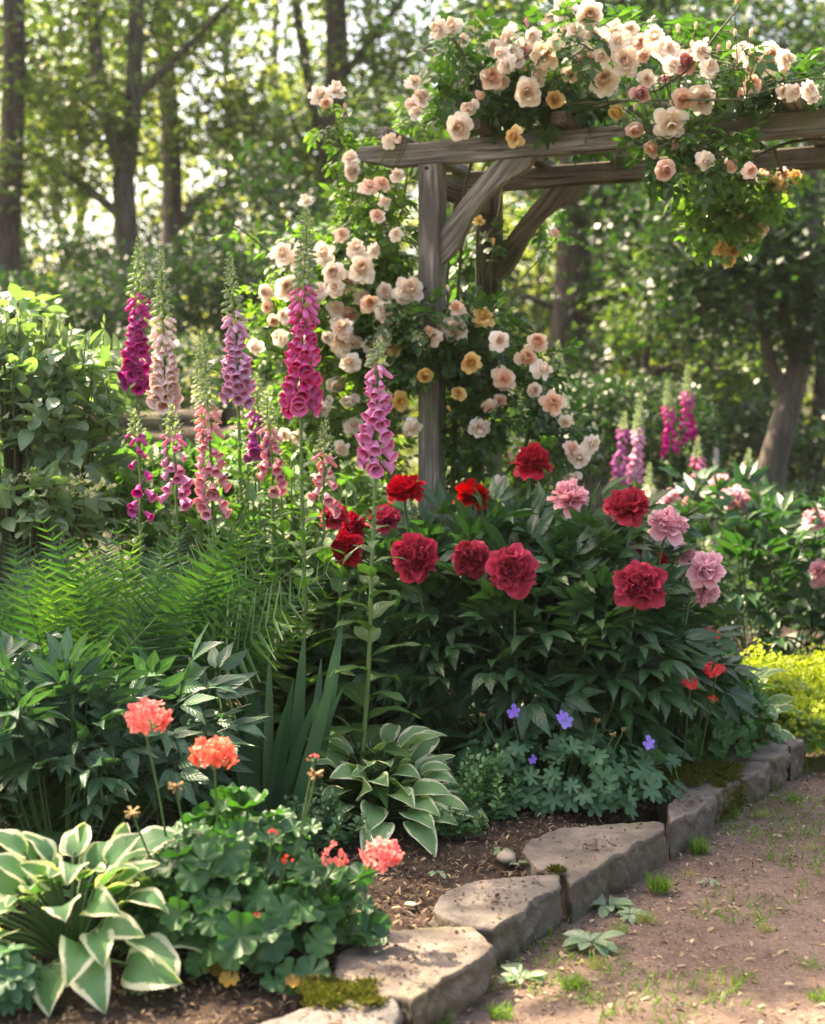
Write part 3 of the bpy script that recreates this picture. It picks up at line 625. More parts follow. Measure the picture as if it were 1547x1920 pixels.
# unseen tree left of the frame, its crown placed to shade the path
b = (-5.6, 6.0, 0); tree('unseen_shade_tree', 'unseen tall tree left of the bed, high branches placed to shade the path', G1, b,
  [([b, (-5.5, 6.0, 2.5), (-5.4, 6.0, 4.5), (-5.2, 5.9, 6.8)], .20, .09), ([(-5.4, 6.0, 4.4), (-4.5, 6.1, 5.6), (-3.5, 6.4, 6.2), (-2.4, 6.9, 6.5)], .07, .03)],
  [((-3.05, 6.45, 6.4), (.45, .35, .35), 1.5), ((-2.45, 6.95, 6.4), (.55, .4, .4), 1.5), ((-4.7, 5.9, 6.5), (.7, .5, .4), 1.0), ((-5.7, 5.4, 7.2), (1.0, .7, .6), .7)], 5200, .12, M['tree_mid'], M['bark'])

SOILZ = .07
# ------------------------------------------------------------------ understory shrubs
def bush(name, label, group, blobs, nleaf, ls, mat, tmpl=None, cat='shrub', stemn=10, low=0.0):
    """blobs in world coords (centre, radii, weight); base under the first"""
    c0 = np.array(blobs[0][0]); b = np.array([c0[0], c0[1], low]); t = thing(name, b, label, cat, group)
    Wt = np.array([x[2] for x in blobs], float); Wt /= Wt.sum(); pick = rng.choice(len(blobs), nleaf, p=Wt)
    cc = np.array([blobs[k][0] for k in pick]) - b; rr = np.array([blobs[k][1] for k in pick])
    D = rdirs(nleaf, -.6, 1); P = cc + D * (u(.25, 1, nleaf) ** .5 * (1 + .18 * noise3(cc + D * rr, 1.5, 4)))[:, None] * rr
    P = P[P[:, 2] > .03]; n = len(P); D = D[:n]
    Y = norm(D * [1, 1, .4] + rng.normal(0, .6, (n, 3))); c = MB(); tm = tmpl or LF; k = rng.integers(0, len(tm), n)
    for q, T in enumerate(tm): c.inst(T, P[k == q], frames(Y[k == q], rng.normal(0, .4, ((k == q).sum(), 3)) + [0, 0, 1]), u(.6, 1.25, (k == q).sum()) * ls)
    c.build('foliage', mat, t); mb = MB()
    for q in rng.choice(n, min(stemn, n), replace=False):
        e = P[q]; mb.add(*tube(spline([(e[0] * .12, e[1] * .12, 0), (e[0] * .5, e[1] * .5, e[2] * .6), e], 8), np.linspace(.012, .004, 8), 5))
    mb.build('stem', M['cane'], t); return t
G3 = 'shrubs under the trees'
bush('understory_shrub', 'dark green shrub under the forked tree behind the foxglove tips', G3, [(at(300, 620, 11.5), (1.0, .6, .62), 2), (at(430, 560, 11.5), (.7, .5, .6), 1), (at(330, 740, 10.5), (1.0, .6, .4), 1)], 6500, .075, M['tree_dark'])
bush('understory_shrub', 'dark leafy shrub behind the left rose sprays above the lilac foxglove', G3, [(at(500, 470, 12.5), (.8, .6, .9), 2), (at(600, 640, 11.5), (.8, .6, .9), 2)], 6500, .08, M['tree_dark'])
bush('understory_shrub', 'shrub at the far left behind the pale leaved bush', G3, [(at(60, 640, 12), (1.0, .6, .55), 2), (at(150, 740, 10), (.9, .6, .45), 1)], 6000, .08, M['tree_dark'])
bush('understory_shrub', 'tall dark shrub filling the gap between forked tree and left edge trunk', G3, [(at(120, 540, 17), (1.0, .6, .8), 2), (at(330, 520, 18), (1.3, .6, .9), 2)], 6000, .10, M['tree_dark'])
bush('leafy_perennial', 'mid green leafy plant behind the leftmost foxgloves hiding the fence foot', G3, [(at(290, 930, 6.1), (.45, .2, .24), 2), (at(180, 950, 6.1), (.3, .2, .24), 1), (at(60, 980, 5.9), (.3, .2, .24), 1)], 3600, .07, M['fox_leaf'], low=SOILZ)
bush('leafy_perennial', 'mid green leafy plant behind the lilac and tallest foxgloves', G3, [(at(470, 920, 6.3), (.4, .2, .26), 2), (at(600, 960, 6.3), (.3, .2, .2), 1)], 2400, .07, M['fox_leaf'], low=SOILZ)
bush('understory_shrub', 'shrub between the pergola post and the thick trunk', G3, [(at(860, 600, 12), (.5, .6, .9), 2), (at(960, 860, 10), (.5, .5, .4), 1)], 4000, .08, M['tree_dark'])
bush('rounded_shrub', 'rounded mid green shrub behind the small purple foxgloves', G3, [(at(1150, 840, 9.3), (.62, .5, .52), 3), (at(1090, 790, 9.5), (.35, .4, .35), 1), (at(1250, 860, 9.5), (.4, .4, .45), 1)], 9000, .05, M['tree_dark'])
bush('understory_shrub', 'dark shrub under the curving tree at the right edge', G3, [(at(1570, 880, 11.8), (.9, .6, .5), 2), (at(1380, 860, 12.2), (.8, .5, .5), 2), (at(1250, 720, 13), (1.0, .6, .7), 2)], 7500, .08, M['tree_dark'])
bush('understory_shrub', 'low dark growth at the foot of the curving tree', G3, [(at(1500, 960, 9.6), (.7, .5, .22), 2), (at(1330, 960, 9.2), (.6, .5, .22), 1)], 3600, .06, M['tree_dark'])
# white marker stake
st = MB().add(*tube([(0, 0, 0), (0, 0, .98), (0, 0, 1.0)], [.016, .016, .010], 10)).build('garden_stake', simple('stake_grey', (.42, .42, .38), .7)); q = at(1343, 840, 9.0); st.location = (q[0], q[1], q[2] - 1.0)
tag(st, 'thin pale grey stake standing upright behind the pink peonies', 'stake')

# ================================================================== bloom meshes
def petal(Lp, Wp, cup, curl, ruffle, notch, core, ph, nu=4, nv=4, round_=.8):
    """petal along +Y (length), inner side +Z; uv.x = 0 base .. 1 tip, uv.y = core"""
    v = np.linspace(0, 1, nv + 1); uu = np.linspace(-1, 1, nu + 1); Uu, Vv = np.meshgrid(uu, v)
    wd = (.28 + .72 * np.sin(np.clip(Vv * 1.15, 0, 1) * math.pi / 2) ** round_) * Wp / 2
    th = curl * v; dy = np.cos(th); dz = np.sin(th)
    y = np.concatenate([[0], np.cumsum((dy[1:] + dy[:-1]) / 2 / nv)]) * Lp; z = np.concatenate([[0], np.cumsum((dz[1:] + dz[:-1]) / 2 / nv)]) * Lp
    Y = y[:, None] * np.ones_like(Uu) - Lp * .26 * Uu ** 2 * Vv ** 2 - notch * Lp * (Vv > .95) * (np.abs(np.sin(Uu * 4 + ph)) ** .7)
    Z = z[:, None] + cup * Wp * Uu ** 2 + ruffle * Wp * np.sin(Uu * 5 + ph) * Vv ** 2
    V = np.stack([Uu * wd, Y, Z], -1).reshape(-1, 3)
    return V, grid_faces(nu, nv), np.stack([Vv, np.full_like(Vv, core)], -1).reshape(-1, 2)
def flower(layers, seed, n2=(4, 4)):
    """layers: (count, tilt_deg from axis, L, W, cup, curl, ruffle, notch, core, r0, z0, jitter)"""
    r = np.random.default_rng(seed); parts = []
    for (cnt, tilt, Lp, Wp, cup, curl, ruf, notch, core, r0, z0, jit) in layers:
        a0 = r.uniform(0, 6.28)
        for k in range(cnt):
            a = a0 + (k + r.normal(0, .22)) * 2 * math.pi / cnt; t = math.radians(tilt + r.normal(0, jit)); sc = r.normal(1, .09)
            d = np.array([math.sin(t) * math.cos(a), math.sin(t) * math.sin(a), math.cos(t)])
            nin = np.array([-math.cos(t) * math.cos(a), -math.cos(t) * math.sin(a), math.sin(t)]) + r.normal(0, jit / 90, 3)
            R = frames(d[None], nin[None])[0]
            T = petal(Lp * sc, Wp * sc, cup, curl + r.normal(0, .15), ruf * r.normal(1, .3), notch, core, r.uniform(0, 6), *n2)
            parts.append(xf(T, R, (r0 * math.cos(a), r0 * math.sin(a), z0)))
    return merge(parts)
def rose_T(kind, seed):
    if kind == 'open':
        L = [(10, 88, .98, .70, .10, -.35, .05, .02, 0., .05, -.08, 8), (10, 74, .95, .62, .14, .15, .06, .02, .06, .05, -.04, 8), (9, 60, .88, .54, .18, .45, .06, .05, .25, .05, 0, 8),
             (11, 47, .78, .46, .22, .6, .09, .05, .40, .05, .03, 11), (12, 34, .60, .38, .25, .6, .09, .06, .65, .05, .06, 10), (12, 20, .48, .30, .3, .5, .1, .08, .85, .05, .08, 12), (8, 7, .38, .22, .3, .3, .1, .08, 1., .03, .08, 14)]
    elif kind == 'cup':
        L = [(6, 72, .92, .85, .22, .55, .05, .05, 0., .05, -.05, 9), (6, 52, .88, .78, .26, .7, .05, .04, .15, .05, 0, 8), (8, 38, .80, .58, .28, .7, .07, .04, .4, .06, .03, 9), (9, 24, .70, .42, .3, .6, .08, .05, .7, .05, .05, 9), (8, 10, .58, .3, .3, .4, .1, .05, 1., .03, .06, 12)]
    elif kind == 'loose':
        L = [(7, 90, .98, .76, .08, -.5, .08, .08, 0., .04, -.05, 12), (8, 72, .92, .66, .14, -.1, .09, .08, .08, .04, 0, 12), (9, 52, .8, .52, .2, .3, .1, .1, .25, .04, .03, 14), (9, 32, .66, .38, .25, .4, .1, .1, .5, .04, .04, 14), (9, 14, .5, .28, .3, .3, .12, .1, .8, .03, .05, 16)]
    else:  # bud
        L = [(4, 20, 1.0, .62, .35, .35, .03, 0, .1, .04, -.1, 4), (4, 10, 1.0, .5, .4, .25, .03, 0, .5, .02, 0, 4)]
    return flower(L, seed)
SEP = merge([xf(leaf(.35, 2, 3, 'lance', .1, -.6), frames(np.array([[math.cos(a), math.sin(a), -.35]]), np.array([[0, 0, 1.]]))[0], (0, 0, -.14), .55) for a in np.linspace(0, 5.03, 5)])
CAL = tube([(0, 0, -.34), (0, 0, -.26), (0, 0, -.10), (0, 0, 0)], [.05, .13, .15, .10], 8)
ROSE = {}
for kind in ('open', 'cup', 'loose', 'bud'):
    for s in range(3 if kind != 'bud' else 2):
        T = rose_T(kind, s * 7 + 3)
        for c in ('cream', 'peach', 'pink', 'gold'):
            m = MB().add(*T); m.add(*CAL, mat=1); m.add(*SEP, mat=1); ROSE[kind, c, s] = m.mesh('rose_bloom', [M['rose_' + c], M['rose_leaf_light']])
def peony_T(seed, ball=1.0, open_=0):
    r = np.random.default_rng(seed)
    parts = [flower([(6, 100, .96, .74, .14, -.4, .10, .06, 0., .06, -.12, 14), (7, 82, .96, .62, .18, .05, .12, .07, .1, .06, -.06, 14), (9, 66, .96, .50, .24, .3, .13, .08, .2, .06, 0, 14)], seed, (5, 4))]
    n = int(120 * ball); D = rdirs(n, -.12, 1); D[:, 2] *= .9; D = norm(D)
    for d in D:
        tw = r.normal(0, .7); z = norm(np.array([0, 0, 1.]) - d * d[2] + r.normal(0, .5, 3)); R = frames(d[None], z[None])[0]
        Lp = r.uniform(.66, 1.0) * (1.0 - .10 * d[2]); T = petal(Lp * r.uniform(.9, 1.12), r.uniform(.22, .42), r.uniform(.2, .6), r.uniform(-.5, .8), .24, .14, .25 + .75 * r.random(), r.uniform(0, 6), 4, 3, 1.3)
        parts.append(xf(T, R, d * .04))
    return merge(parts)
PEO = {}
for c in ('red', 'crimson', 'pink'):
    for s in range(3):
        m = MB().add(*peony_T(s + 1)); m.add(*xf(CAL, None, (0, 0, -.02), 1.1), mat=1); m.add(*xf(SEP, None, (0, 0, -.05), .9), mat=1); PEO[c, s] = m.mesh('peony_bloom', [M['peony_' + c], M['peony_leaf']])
# foxglove bell, mouth toward +Y, unit length
def bell_T(open_=1.0, seed=0):
    sd = 12; yy = np.array([0, .06, .16, .34, .55, .75, .88, .96, 1.0]); rr = np.array([.05, .13, .19, .215, .25, .285, .31, .37, .43 if open_ > .5 else .2])
    if open_ < .5: rr = np.array([.04, .11, .16, .18, .185, .18, .15, .09, .02])
    a = np.linspace(0, 2 * math.pi, sd, endpoint=False); Vo = []; Vi = []
    for k, (y, r) in enumerate(zip(yy, rr)):
        w_ = 1 + (.10 * np.cos(a * 5 + seed) if k >= 7 else 0) ; low = (-np.sin(a)) * (.07 if k >= 7 and open_ > .5 else 0)
        Vo.append(np.c_[np.cos(a) * r * w_, np.full(sd, y) + low * 1.2, np.sin(a) * r * .92 * w_]); Vi.append(Vo[-1] * [.93, 1, .93] + [0, -.004 if k < 8 else 0, 0])
    def wall(Vs, flip, core):
        n = len(Vs); V = np.concatenate(Vs); i = np.arange(n - 1)[:, None] * sd; j = np.arange(sd)[None]
        F = np.stack([i + j, i + (j + 1) % sd, i + sd + (j + 1) % sd, i + sd + j], -1).reshape(-1, 4)
        if flip: F = F[:, ::-1]
        return V, F, np.stack([np.repeat(yy, sd), np.full(n * sd, core)], -1)
    return wall(Vo, True, .3), wall(Vi, False, 0.), merge([xf(leaf(.5, 1, 2, 'ovate', .2, .2), frames(np.array([[math.cos(q) * .9, .75, math.sin(q) * .9]]), np.array([[0, -1., 0]]))[0], (0, -.03, 0), .32) for q in np.linspace(0, 5, 5)])
BELL = {}
for k in FOX:
    for o_ in (0, 1, 2):
        a_, b_, c_ = bell_T(1. if o_ else 0., o_ * 1.7); m = MB().add(*a_); 
        if o_: m.add(*b_, mat=1)
        m.add(*c_, mat=2); BELL[k, o_] = m.mesh('bell', [M['fox_' + k], M['foxin_' + k], M['fox_stem']])
TB = math.radians
def orient(o, d, roll=0.0, upv=(0, 0, 1), axis='Z'):
    d = norm(np.array(d, float)); R = frames(d[None], np.array([upv], float) + [[1e-3, 2e-3, 0]])[0]
    if axis == 'Z':  # local z toward d
        m = Matrix(np.stack([R[:, 0], -R[:, 2], d], 1).tolist()) @ Matrix.Rotation(roll, 3, 'Z')
    else: m = Matrix(R.tolist()) @ Matrix.Rotation(roll, 3, 'Y')
    o.rotation_euler = m.to_euler()

# ================================================================== climbing roses
LEAFLET = leaf(.62, 2, 3, 'ovate', .18, .35)
def compound(n=5, c=.4, sc=.36):
    parts = [xf(LEAFLET, frames(np.array([[0, 1., -.2]]), np.array([[0, 0, 1.]]))[0], (0, .62, -.06), sc)]
    for y, s_ in ((.52, 1), (.26, .85))[: (n - 1) // 2]:
        for sd in (-1, 1): parts.append(xf(LEAFLET, frames(np.array([[sd * .85, .45, -.15]]), np.array([[sd * .1, 0, 1.]]))[0], (0, y, -.03 * y), sc * s_))
    parts.append(tube([(0, 0, 0), (0, .35, 0), (0, .65, -.05)], .010, 3)); return merge(parts)
CMP = [compound(5), compound(5, sc=.42), compound(3, sc=.45)]
def scatter_compound(mb, blobs, n, s, shell=.45, up_=.9, dens=None, tm=CMP):
    Wt = np.array([x[2] for x in blobs], float); Wt /= Wt.sum(); pick = rng.choice(len(blobs), n, p=Wt)
    cc = np.array([blobs[k][0] for k in pick]); rr = np.array([blobs[k][1] for k in pick]); D = rdirs(n)
    P = cc + D * (u(.05, 1, n) ** shell)[:, None] * rr
    keep = noise3(P, 2.2, 17) + noise3(P, 5.5, 2) * .5 > -.45
    P = P[keep]; D = D[keep]; n = len(P); Y = norm(D * [1, 1, .5] + rng.normal(0, .5, (n, 3)) + [0, 0, -.25]); Z = D * .35 + rng.normal(0, .35, (n, 3)) + [0, 0, up_]
    k = rng.integers(0, len(tm), n); sc = u(.7, 1.25, n) * s
    for q, T in enumerate(tm): mb.inst(T, P[k == q], frames(Y[k == q], Z[k == q]), sc[k == q])
    return P
def rose_plant(label, base, blobs, nleaf, blooms, canes, lmat, s=.11, buds=()):
    t = thing('climbing_rose', base, label, 'climbing rose', 'climbing roses of the pergola'); b = np.array(base)
    lb = [(np.array(c) - b, r, w_) for c, r, w_ in blobs]; mb = MB(); P = scatter_compound(mb, lb, nleaf, s); mb.build('foliage', lmat, t)
    mb = MB(); allc = []
    for pts in canes:
        Q = spline([np.array(p) - b for p in pts], 20); Q += np.c_[noise3(Q, 1.5, 3), noise3(Q, 1.5, 4), noise3(Q, 1.5, 5)] * .012; mb.add(*tube(Q, np.linspace(.009, .0035, 20), 5)); allc.append(Q)
    A = np.concatenate(allc)
    for k in rng.choice(len(P), min(150, len(P)), replace=False):
        q = P[k]; c_ = A[np.argmin(((A - q) ** 2).sum(1))]
        if np.linalg.norm(c_ - q) < .45: mb.add(*tube(spline([c_, (c_ + q) / 2 + [0, 0, .03], q], 6), .0022, 3))
    ctr = sum(np.array(c) * w_ for c, r, w_ in blobs) / sum(w_ for *_, w_ in blobs)
    camp = np.array([0, 0, CAM_H])
    for k, (px, py, dia, col, kind, d) in enumerate(blooms):
        p = at(px, py, d); r = dia / 2 / FPX * d
        if kind == 'bud': r *= 1.2
        o = link('bloom', ROSE[kind, col, k % (2 if kind == 'bud' else 3)], t); o.location = tuple(p - b)
        face = norm(camp - p); out = norm(p - ctr + rng.normal(0, .15, 3))
        dd = {'open': face * 1.0 + out * .35 + [0, 0, .05], 'cup': face * .7 + np.array([0, 0, -.35]) + out * .5, 'loose': face * .5 + out * .8 + [0, 0, .2], 'bud': out * .4 + [0, 0, 1.1]}[kind] + rng.normal(0, .14, 3)
        orient(o, dd, u(0, 6)); r *= 1.24 if kind == 'loose' else 1.16; o.scale = (r * 1.06,) * 3 if kind != 'bud' else (r * .8, r * .8, r * .9)
        dn = norm(dd); e = P[np.argsort(((P - (p - b + [0, 0, -.06])) ** 2).sum(1))[5]]
        mb.add(*tube(spline([p - b - dn * r * .3, p - b - dn * r * .9 - [0, 0, .01], e], 6), .0022, 4))
    mb.build('cane', M['cane'], t); return t
C, PE, PK, GO = 'cream', 'peach', 'pink', 'gold'
def auto(lst, dj=(-.28, -.08), dbase=None):
    out = []
    for x in lst:
        px, py, dia, col, kind = x[:5]; d = (x[5] if len(x) > 5 else (dbase if dbase else beamd(px)) + u(*dj)); out.append((px, py, dia, col, kind, d))
    return out
top = [(1095, 115, 50, C, 'open'), (1134, 152, 50, C, 'open'), (1174, 116, 46, C, 'open'), (990, 172, 46, C, 'open'), (862, 237, 46, C, 'open'), (1256, 230, 54, C, 'open'), (1316, 187, 46, C, 'open'),
 (1280, 186, 38, PE, 'open'), (884, 199, 38, C, 'cup'), (923, 147, 38, PE, 'open'), (944, 155, 36, C, 'cup'), (983, 108, 38, PK, 'open'), (1022, 106, 48, PE, 'loose'), (1041, 186, 30, GO, 'open'), (965, 256, 34, GO, 'loose'),
 (1160, 206, 36, GO, 'cup'), (1189, 236, 42, PE, 'cup'), (1223, 272, 38, PE, 'cup'), (1271, 271, 38, PE, 'cup'), (1245, 316, 48, PE, 'cup'), (1200, 172, 40, PK, 'cup'), (1104, 28, 46, C, 'open'), (1060, 18, 46, C, 'loose'), (1038, 36, 36, C, 'loose'),
 (824, 52, 36, C, 'loose'), (850, 50, 34, C, 'loose'), (958, 70, 42, C, 'loose'), (912, 142, 24, C, 'cup'), (1152, 62, 46, C, 'loose'), (1172, 78, 38, C, 'loose'), (1199, 80, 34, PE, 'loose'), (1226, 72, 38, C, 'loose'), (1244, 92, 40, C, 'loose'), (1205, 103, 30, PE, 'cup'),
 (1284, 117, 42, PK, 'open'), (1298, 92, 26, C, 'bud'), (1312, 96, 30, C, 'loose'), (1330, 128, 34, C, 'loose'), (1333, 135, 28, PK, 'cup'), (1345, 97, 22, PK, 'bud'), (1365, 92, 22, C, 'bud'), (1378, 67, 20, C, 'bud'), (1408, 68, 22, C, 'bud'), (1392, 96, 32, C, 'loose'), (1410, 106, 36, C, 'loose'),
 (1444, 108, 52, C, 'open'), (1470, 112, 36, C, 'loose'), (1404, 124, 28, C, 'cup'), (1322, 299, 32, C, 'loose'), (1312, 312, 18, PE, 'bud'), (1368, 306, 34, PE, 'cup'), (1376, 275, 22, C, 'loose'), (1406, 321, 28, PE, 'loose'), (1409, 158, 36, PE, 'loose'), (1384, 182, 26, PE, 'bud'), (1470, 140, 22, PE, 'bud'),
 (1468, 170, 26, C, 'loose'), (1488, 172, 30, C, 'loose'), (1515, 168, 30, C, 'loose'), (1522, 180, 26, C, 'loose'), (1190, 207, 22, C, 'bud'), (1203, 150, 24, C, 'bud'), (1272, 60, 22, C, 'bud'), (1304, 54, 20, C, 'bud'), (1380, 8, 16, PE, 'bud'), (1245, 142, 24, PK, 'cup'), (1130, 105, 30, C, 'loose'),
 (1000, 70, 30, C, 'loose'), (1080, 60, 34, C, 'loose'), (940, 100, 26, C, 'loose'), (990, 50, 24, PK, 'bud'), (905, 175, 26, PE, 'cup'), (1010, 130, 30, C, 'loose'), (890, 60, 20, C, 'bud'), (870, 75, 22, C, 'loose')]
top += [(u(890, 1330), u(45, 150), u(26, 36), 'cream', 'loose') for _ in range(17)]
bl = []
for px in range(880, 1560, 45):
    d = beamd(px); c = at(px, 150, d + .12); hh = 1.0 if px < 1330 else .62
    bl.append((at(px, 168 - (18 if 1000 < px < 1300 else 0), d + .12), (.17, .24, (.23 if 930 < px < 1320 else .14) * hh), 1.2 * hh))
bl += [(at(1060, 80, 5.1), (.22, .2, .12), .8), (at(1250, 280, 5.0), (.10, .08, .12), .5), (at(1330, 250, 4.95), (.14, .08, .10), .5), (at(890, 120, 5.3), (.16, .15, .16), .6), (at(850, 90, 5.3), (.08, .08, .10), .2), (at(1370, 110, 4.75), (.10, .1, .06), .2), (at(1350, 300, 4.9), (.10, .10, .08), .3)]
tb = PG + U_ * 0.05 + V_ * .02
canes = [[tuple(tb), at(850, 900, 5.6), at(862, 600, 5.62), at(880, 330, 5.55), at(960, 215, 5.35), at(1150, 190, 5.05), at(1400, 190, 4.75)],
         [tuple(tb + [.03, .05, 0]), at(900, 700, 5.8), at(905, 400, 5.7), at(1000, 240, 5.4), at(1250, 160, 4.95), at(1385, 20, 4.75)],
         [at(1000, 215, 5.35), at(1040, 120, 5.2), at(1070, 30, 5.15)], [at(930, 215, 5.4), at(880, 130, 5.35), at(835, 45, 5.3)], [at(1180, 200, 5.05), at(1260, 270, 5.0), at(1330, 310, 4.95)]]
rose_plant('cream and peach climbing rose billowing over the top of the pergola beams', tuple(tb * [1, 1, 0] + [0, 0, .05]), bl, 2100, auto(top, (-.34, -.16)), canes, M['rose_leaf'], .105)
hang = [(1450, 345, 28, GO, 'loose'), (1465, 352, 26, GO, 'loose'), (1490, 332, 26, GO, 'loose'), (1468, 328, 24, PE, 'loose'), (1395, 412, 26, GO, 'loose'), (1425, 430, 30, PE, 'loose'), (1352, 465, 28, GO, 'loose'), (1380, 470, 28, GO, 'cup'), (1366, 488, 24, GO, 'loose'), (1408, 440, 22, PE, 'loose'), (1430, 330, 24, PE, 'loose'), (1388, 380, 22, PE, 'loose')]
bl = [(at(1375, 370, 5.35), (.16, .12, .10), 1), (at(1345, 420, 5.35), (.09, .08, .10), .6), (at(1440, 350, 5.35), (.09, .08, .05), .4), (at(1310, 340, 5.4), (.1, .1, .08), .5)]
rb = PG + U_ * SPAN + V_ * GAP
rose_plant('golden rose spray hanging below the rear pergola beam at the right', tuple(rb * [1, 1, 0] + [.1, .05, .05]), bl, 330, auto(hang, (-.05, .05), 5.35), [[tuple(rb + [.1, .05, .05]), tuple(rb + [.08, 0, 2.2]), at(1600, 260, 5.0), at(1450, 280, 5.2), at(1390, 330, 5.35), at(1360, 440, 5.35)], [at(1450, 280, 5.2), at(1470, 330, 5.35)]], M['rose_leaf_light'], .10)
left = [(600, 182, 36, C, 'loose'), (630, 172, 36, C, 'loose'), (612, 196, 26, PE, 'cup'), (648, 205, 20, PE, 'bud'), (775, 156, 30, C, 'loose'), (790, 185, 34, C, 'loose'), (776, 195, 28, PE, 'loose'), (850, 152, 34, C, 'loose'), (780, 212, 26, C, 'loose'), (730, 265, 28, C, 'loose'), (750, 268, 20, PE, 'bud'),
 (656, 298, 30, C, 'loose'), (660, 322, 38, C, 'cup'), (690, 352, 32, PE, 'loose'), (716, 345, 28, PE, 'loose'), (682, 352, 22, C, 'loose'), (574, 378, 26, C, 'loose'), (529, 478, 40, C, 'loose'), (541, 540, 46, C, 'open'), (502, 545, 36, C, 'cup'), (506, 572, 32, PE, 'cup'), (606, 478, 40, C, 'loose'),
 (626, 512, 38, C, 'open'), (650, 526, 40, C, 'open'), (679, 505, 46, C, 'open'), (667, 467, 34, C, 'loose'), (766, 545, 48, C, 'open'), (694, 570, 32, PE, 'open'), (654, 586, 44, PE, 'cup'), (630, 580, 34, C, 'loose'), (642, 638, 48, C, 'open'), (616, 630, 28, C, 'cup'), (708, 405, 26, PE, 'loose'), (742, 440, 24, C, 'loose'),
 (628, 712, 46, C, 'cup'), (655, 745, 38, C, 'cup'), (738, 656, 24, GO, 'loose'), (746, 614, 18, C, 'bud'), (750, 752, 32, GO, 'loose'), (600, 765, 34, C, 'loose'), (560, 700, 30, C, 'loose'), (655, 800, 26, C, 'loose'), (480, 650, 28, C, 'loose'), (515, 600, 28, PE, 'cup'), (640, 840, 28, C, 'loose'), (575, 640, 28, C, 'loose'),
 (700, 470, 26, C, 'loose'), (720, 380, 24, C, 'loose'), (640, 440, 26, PE, 'loose'), (590, 560, 30, C, 'cup'), (560, 820, 26, C, 'loose'), (690, 870, 24, C, 'loose'), (620, 900, 24, C, 'loose'), (745, 330, 24, C, 'loose')]
left += [(u(600, 775), u(380, 900), u(24, 36), 'cream' if rng.random() < .8 else 'peach', 'loose') for _ in range(24)] + [(u(490, 600), u(470, 850), u(22, 32), 'cream', 'loose') for _ in range(8)]
bl = [(at(700, 470, 5.75), (.17, .22, .30), 2), (at(640, 560, 5.7), (.22, .22, .24), 2.2), (at(620, 720, 5.7), (.28, .22, .26), 2.2), (at(660, 880, 5.7), (.30, .22, .22), 2), (at(690, 360, 5.85), (.10, .15, .12), .6), (at(560, 480, 5.8), (.12, .12, .12), .45), (at(520, 600, 5.7), (.12, .14, .16), .5), (at(720, 640, 5.6), (.12, .12, .2), 1), (at(500, 850, 5.9), (.25, .2, .25), 1),
      (at(620, 225, 5.7), (.05, .05, .09), .15), (at(660, 290, 5.75), (.07, .06, .08), .2), (at(785, 240, 5.9), (.07, .06, .14), .25), (at(470, 450, 5.8), (.07, .06, .05), .12)]
lb_ = PG - U_ * .25 + V_ * .15
canes = [[tuple(lb_), at(640, 900, 5.75), at(615, 700, 5.75), at(640, 450, 5.75), at(690, 330, 5.8), at(640, 250, 5.75), at(615, 190, 5.7)], [tuple(lb_ + [.05, 0, 0]), at(700, 800, 5.8), at(720, 550, 5.8), at(760, 380, 5.85), at(780, 180, 5.9)],
         [tuple(lb_ - [.1, 0, 0]), at(560, 800, 5.8), at(530, 600, 5.75), at(575, 390, 5.75)], [at(640, 620, 5.7), at(560, 520, 5.75), at(480, 450, 5.8), at(440, 420, 5.8)], [tuple(lb_), at(620, 850, 5.5), at(605, 720, 5.4)]]
rose_plant('pale cream climbing rose spreading loosely to the left of the front pergola post', tuple(lb_ * [1, 1, 0] + [0, 0, .05]), bl, 2500, auto(left, (-.28, -.10), 5.62), canes, M['rose_leaf_light'], .10)
right = [(853, 618, 46, C, 'open'), (806, 634, 42, PE, 'loose'), (829, 612, 28, PE, 'cup'), (856, 578, 28, PE, 'loose'), (866, 592, 24, C, 'loose'), (841, 545, 18, C, 'bud'), (907, 597, 38, GO, 'loose'), (936, 640, 36, C, 'loose'), (985, 672, 44, PE, 'cup'), (988, 650, 26, C, 'cup'), (1008, 642, 34, PE, 'open'), (944, 711, 42, PE, 'loose'),
 (883, 681, 34, GO, 'open'), (799, 701, 36, GO, 'cup'), (1036, 756, 40, PE, 'open'), (1014, 693, 36, C, 'loose'), (1000, 732, 34, C, 'cup'), (861, 738, 26, GO, 'loose'), (917, 762, 26, PE, 'loose'), (938, 752, 24, PE, 'loose'), (898, 801, 36, C, 'loose'), (1088, 856, 38, C, 'loose'), (1108, 832, 32, C, 'loose'), (1074, 890, 34, C, 'cup'), (1070, 840, 28, PE, 'loose'), (1060, 790, 24, C, 'loose'),
 (1040, 440, 24, PE, 'loose'), (925, 458, 20, GO, 'bud'), (898, 415, 20, GO, 'loose'), (942, 905, 28, C, 'loose'), (844, 770, 16, GO, 'bud'), (926, 662, 16, PE, 'bud'), (955, 860, 20, PK, 'bud')]
bl = [(at(900, 640, 5.55), (.19, .2, .14), 1.6), (at(960, 740, 5.55), (.20, .2, .17), 1.6), (at(880, 780, 5.6), (.16, .16, .22), 1.4), (at(1020, 830, 5.6), (.15, .16, .14), .9), (at(930, 900, 5.7), (.25, .2, .16), 1.2), (at(900, 500, 6.05), (.08, .12, .2), .7), (at(790, 610, 5.40), (.14, .10, .08), .7), (at(1010, 660, 5.6), (.08, .1, .08), .3), (at(1010, 420, 6.3), (.08, .10, .12), .25), (at(780, 680, 5.42), (.07, .06, .07), .3)]
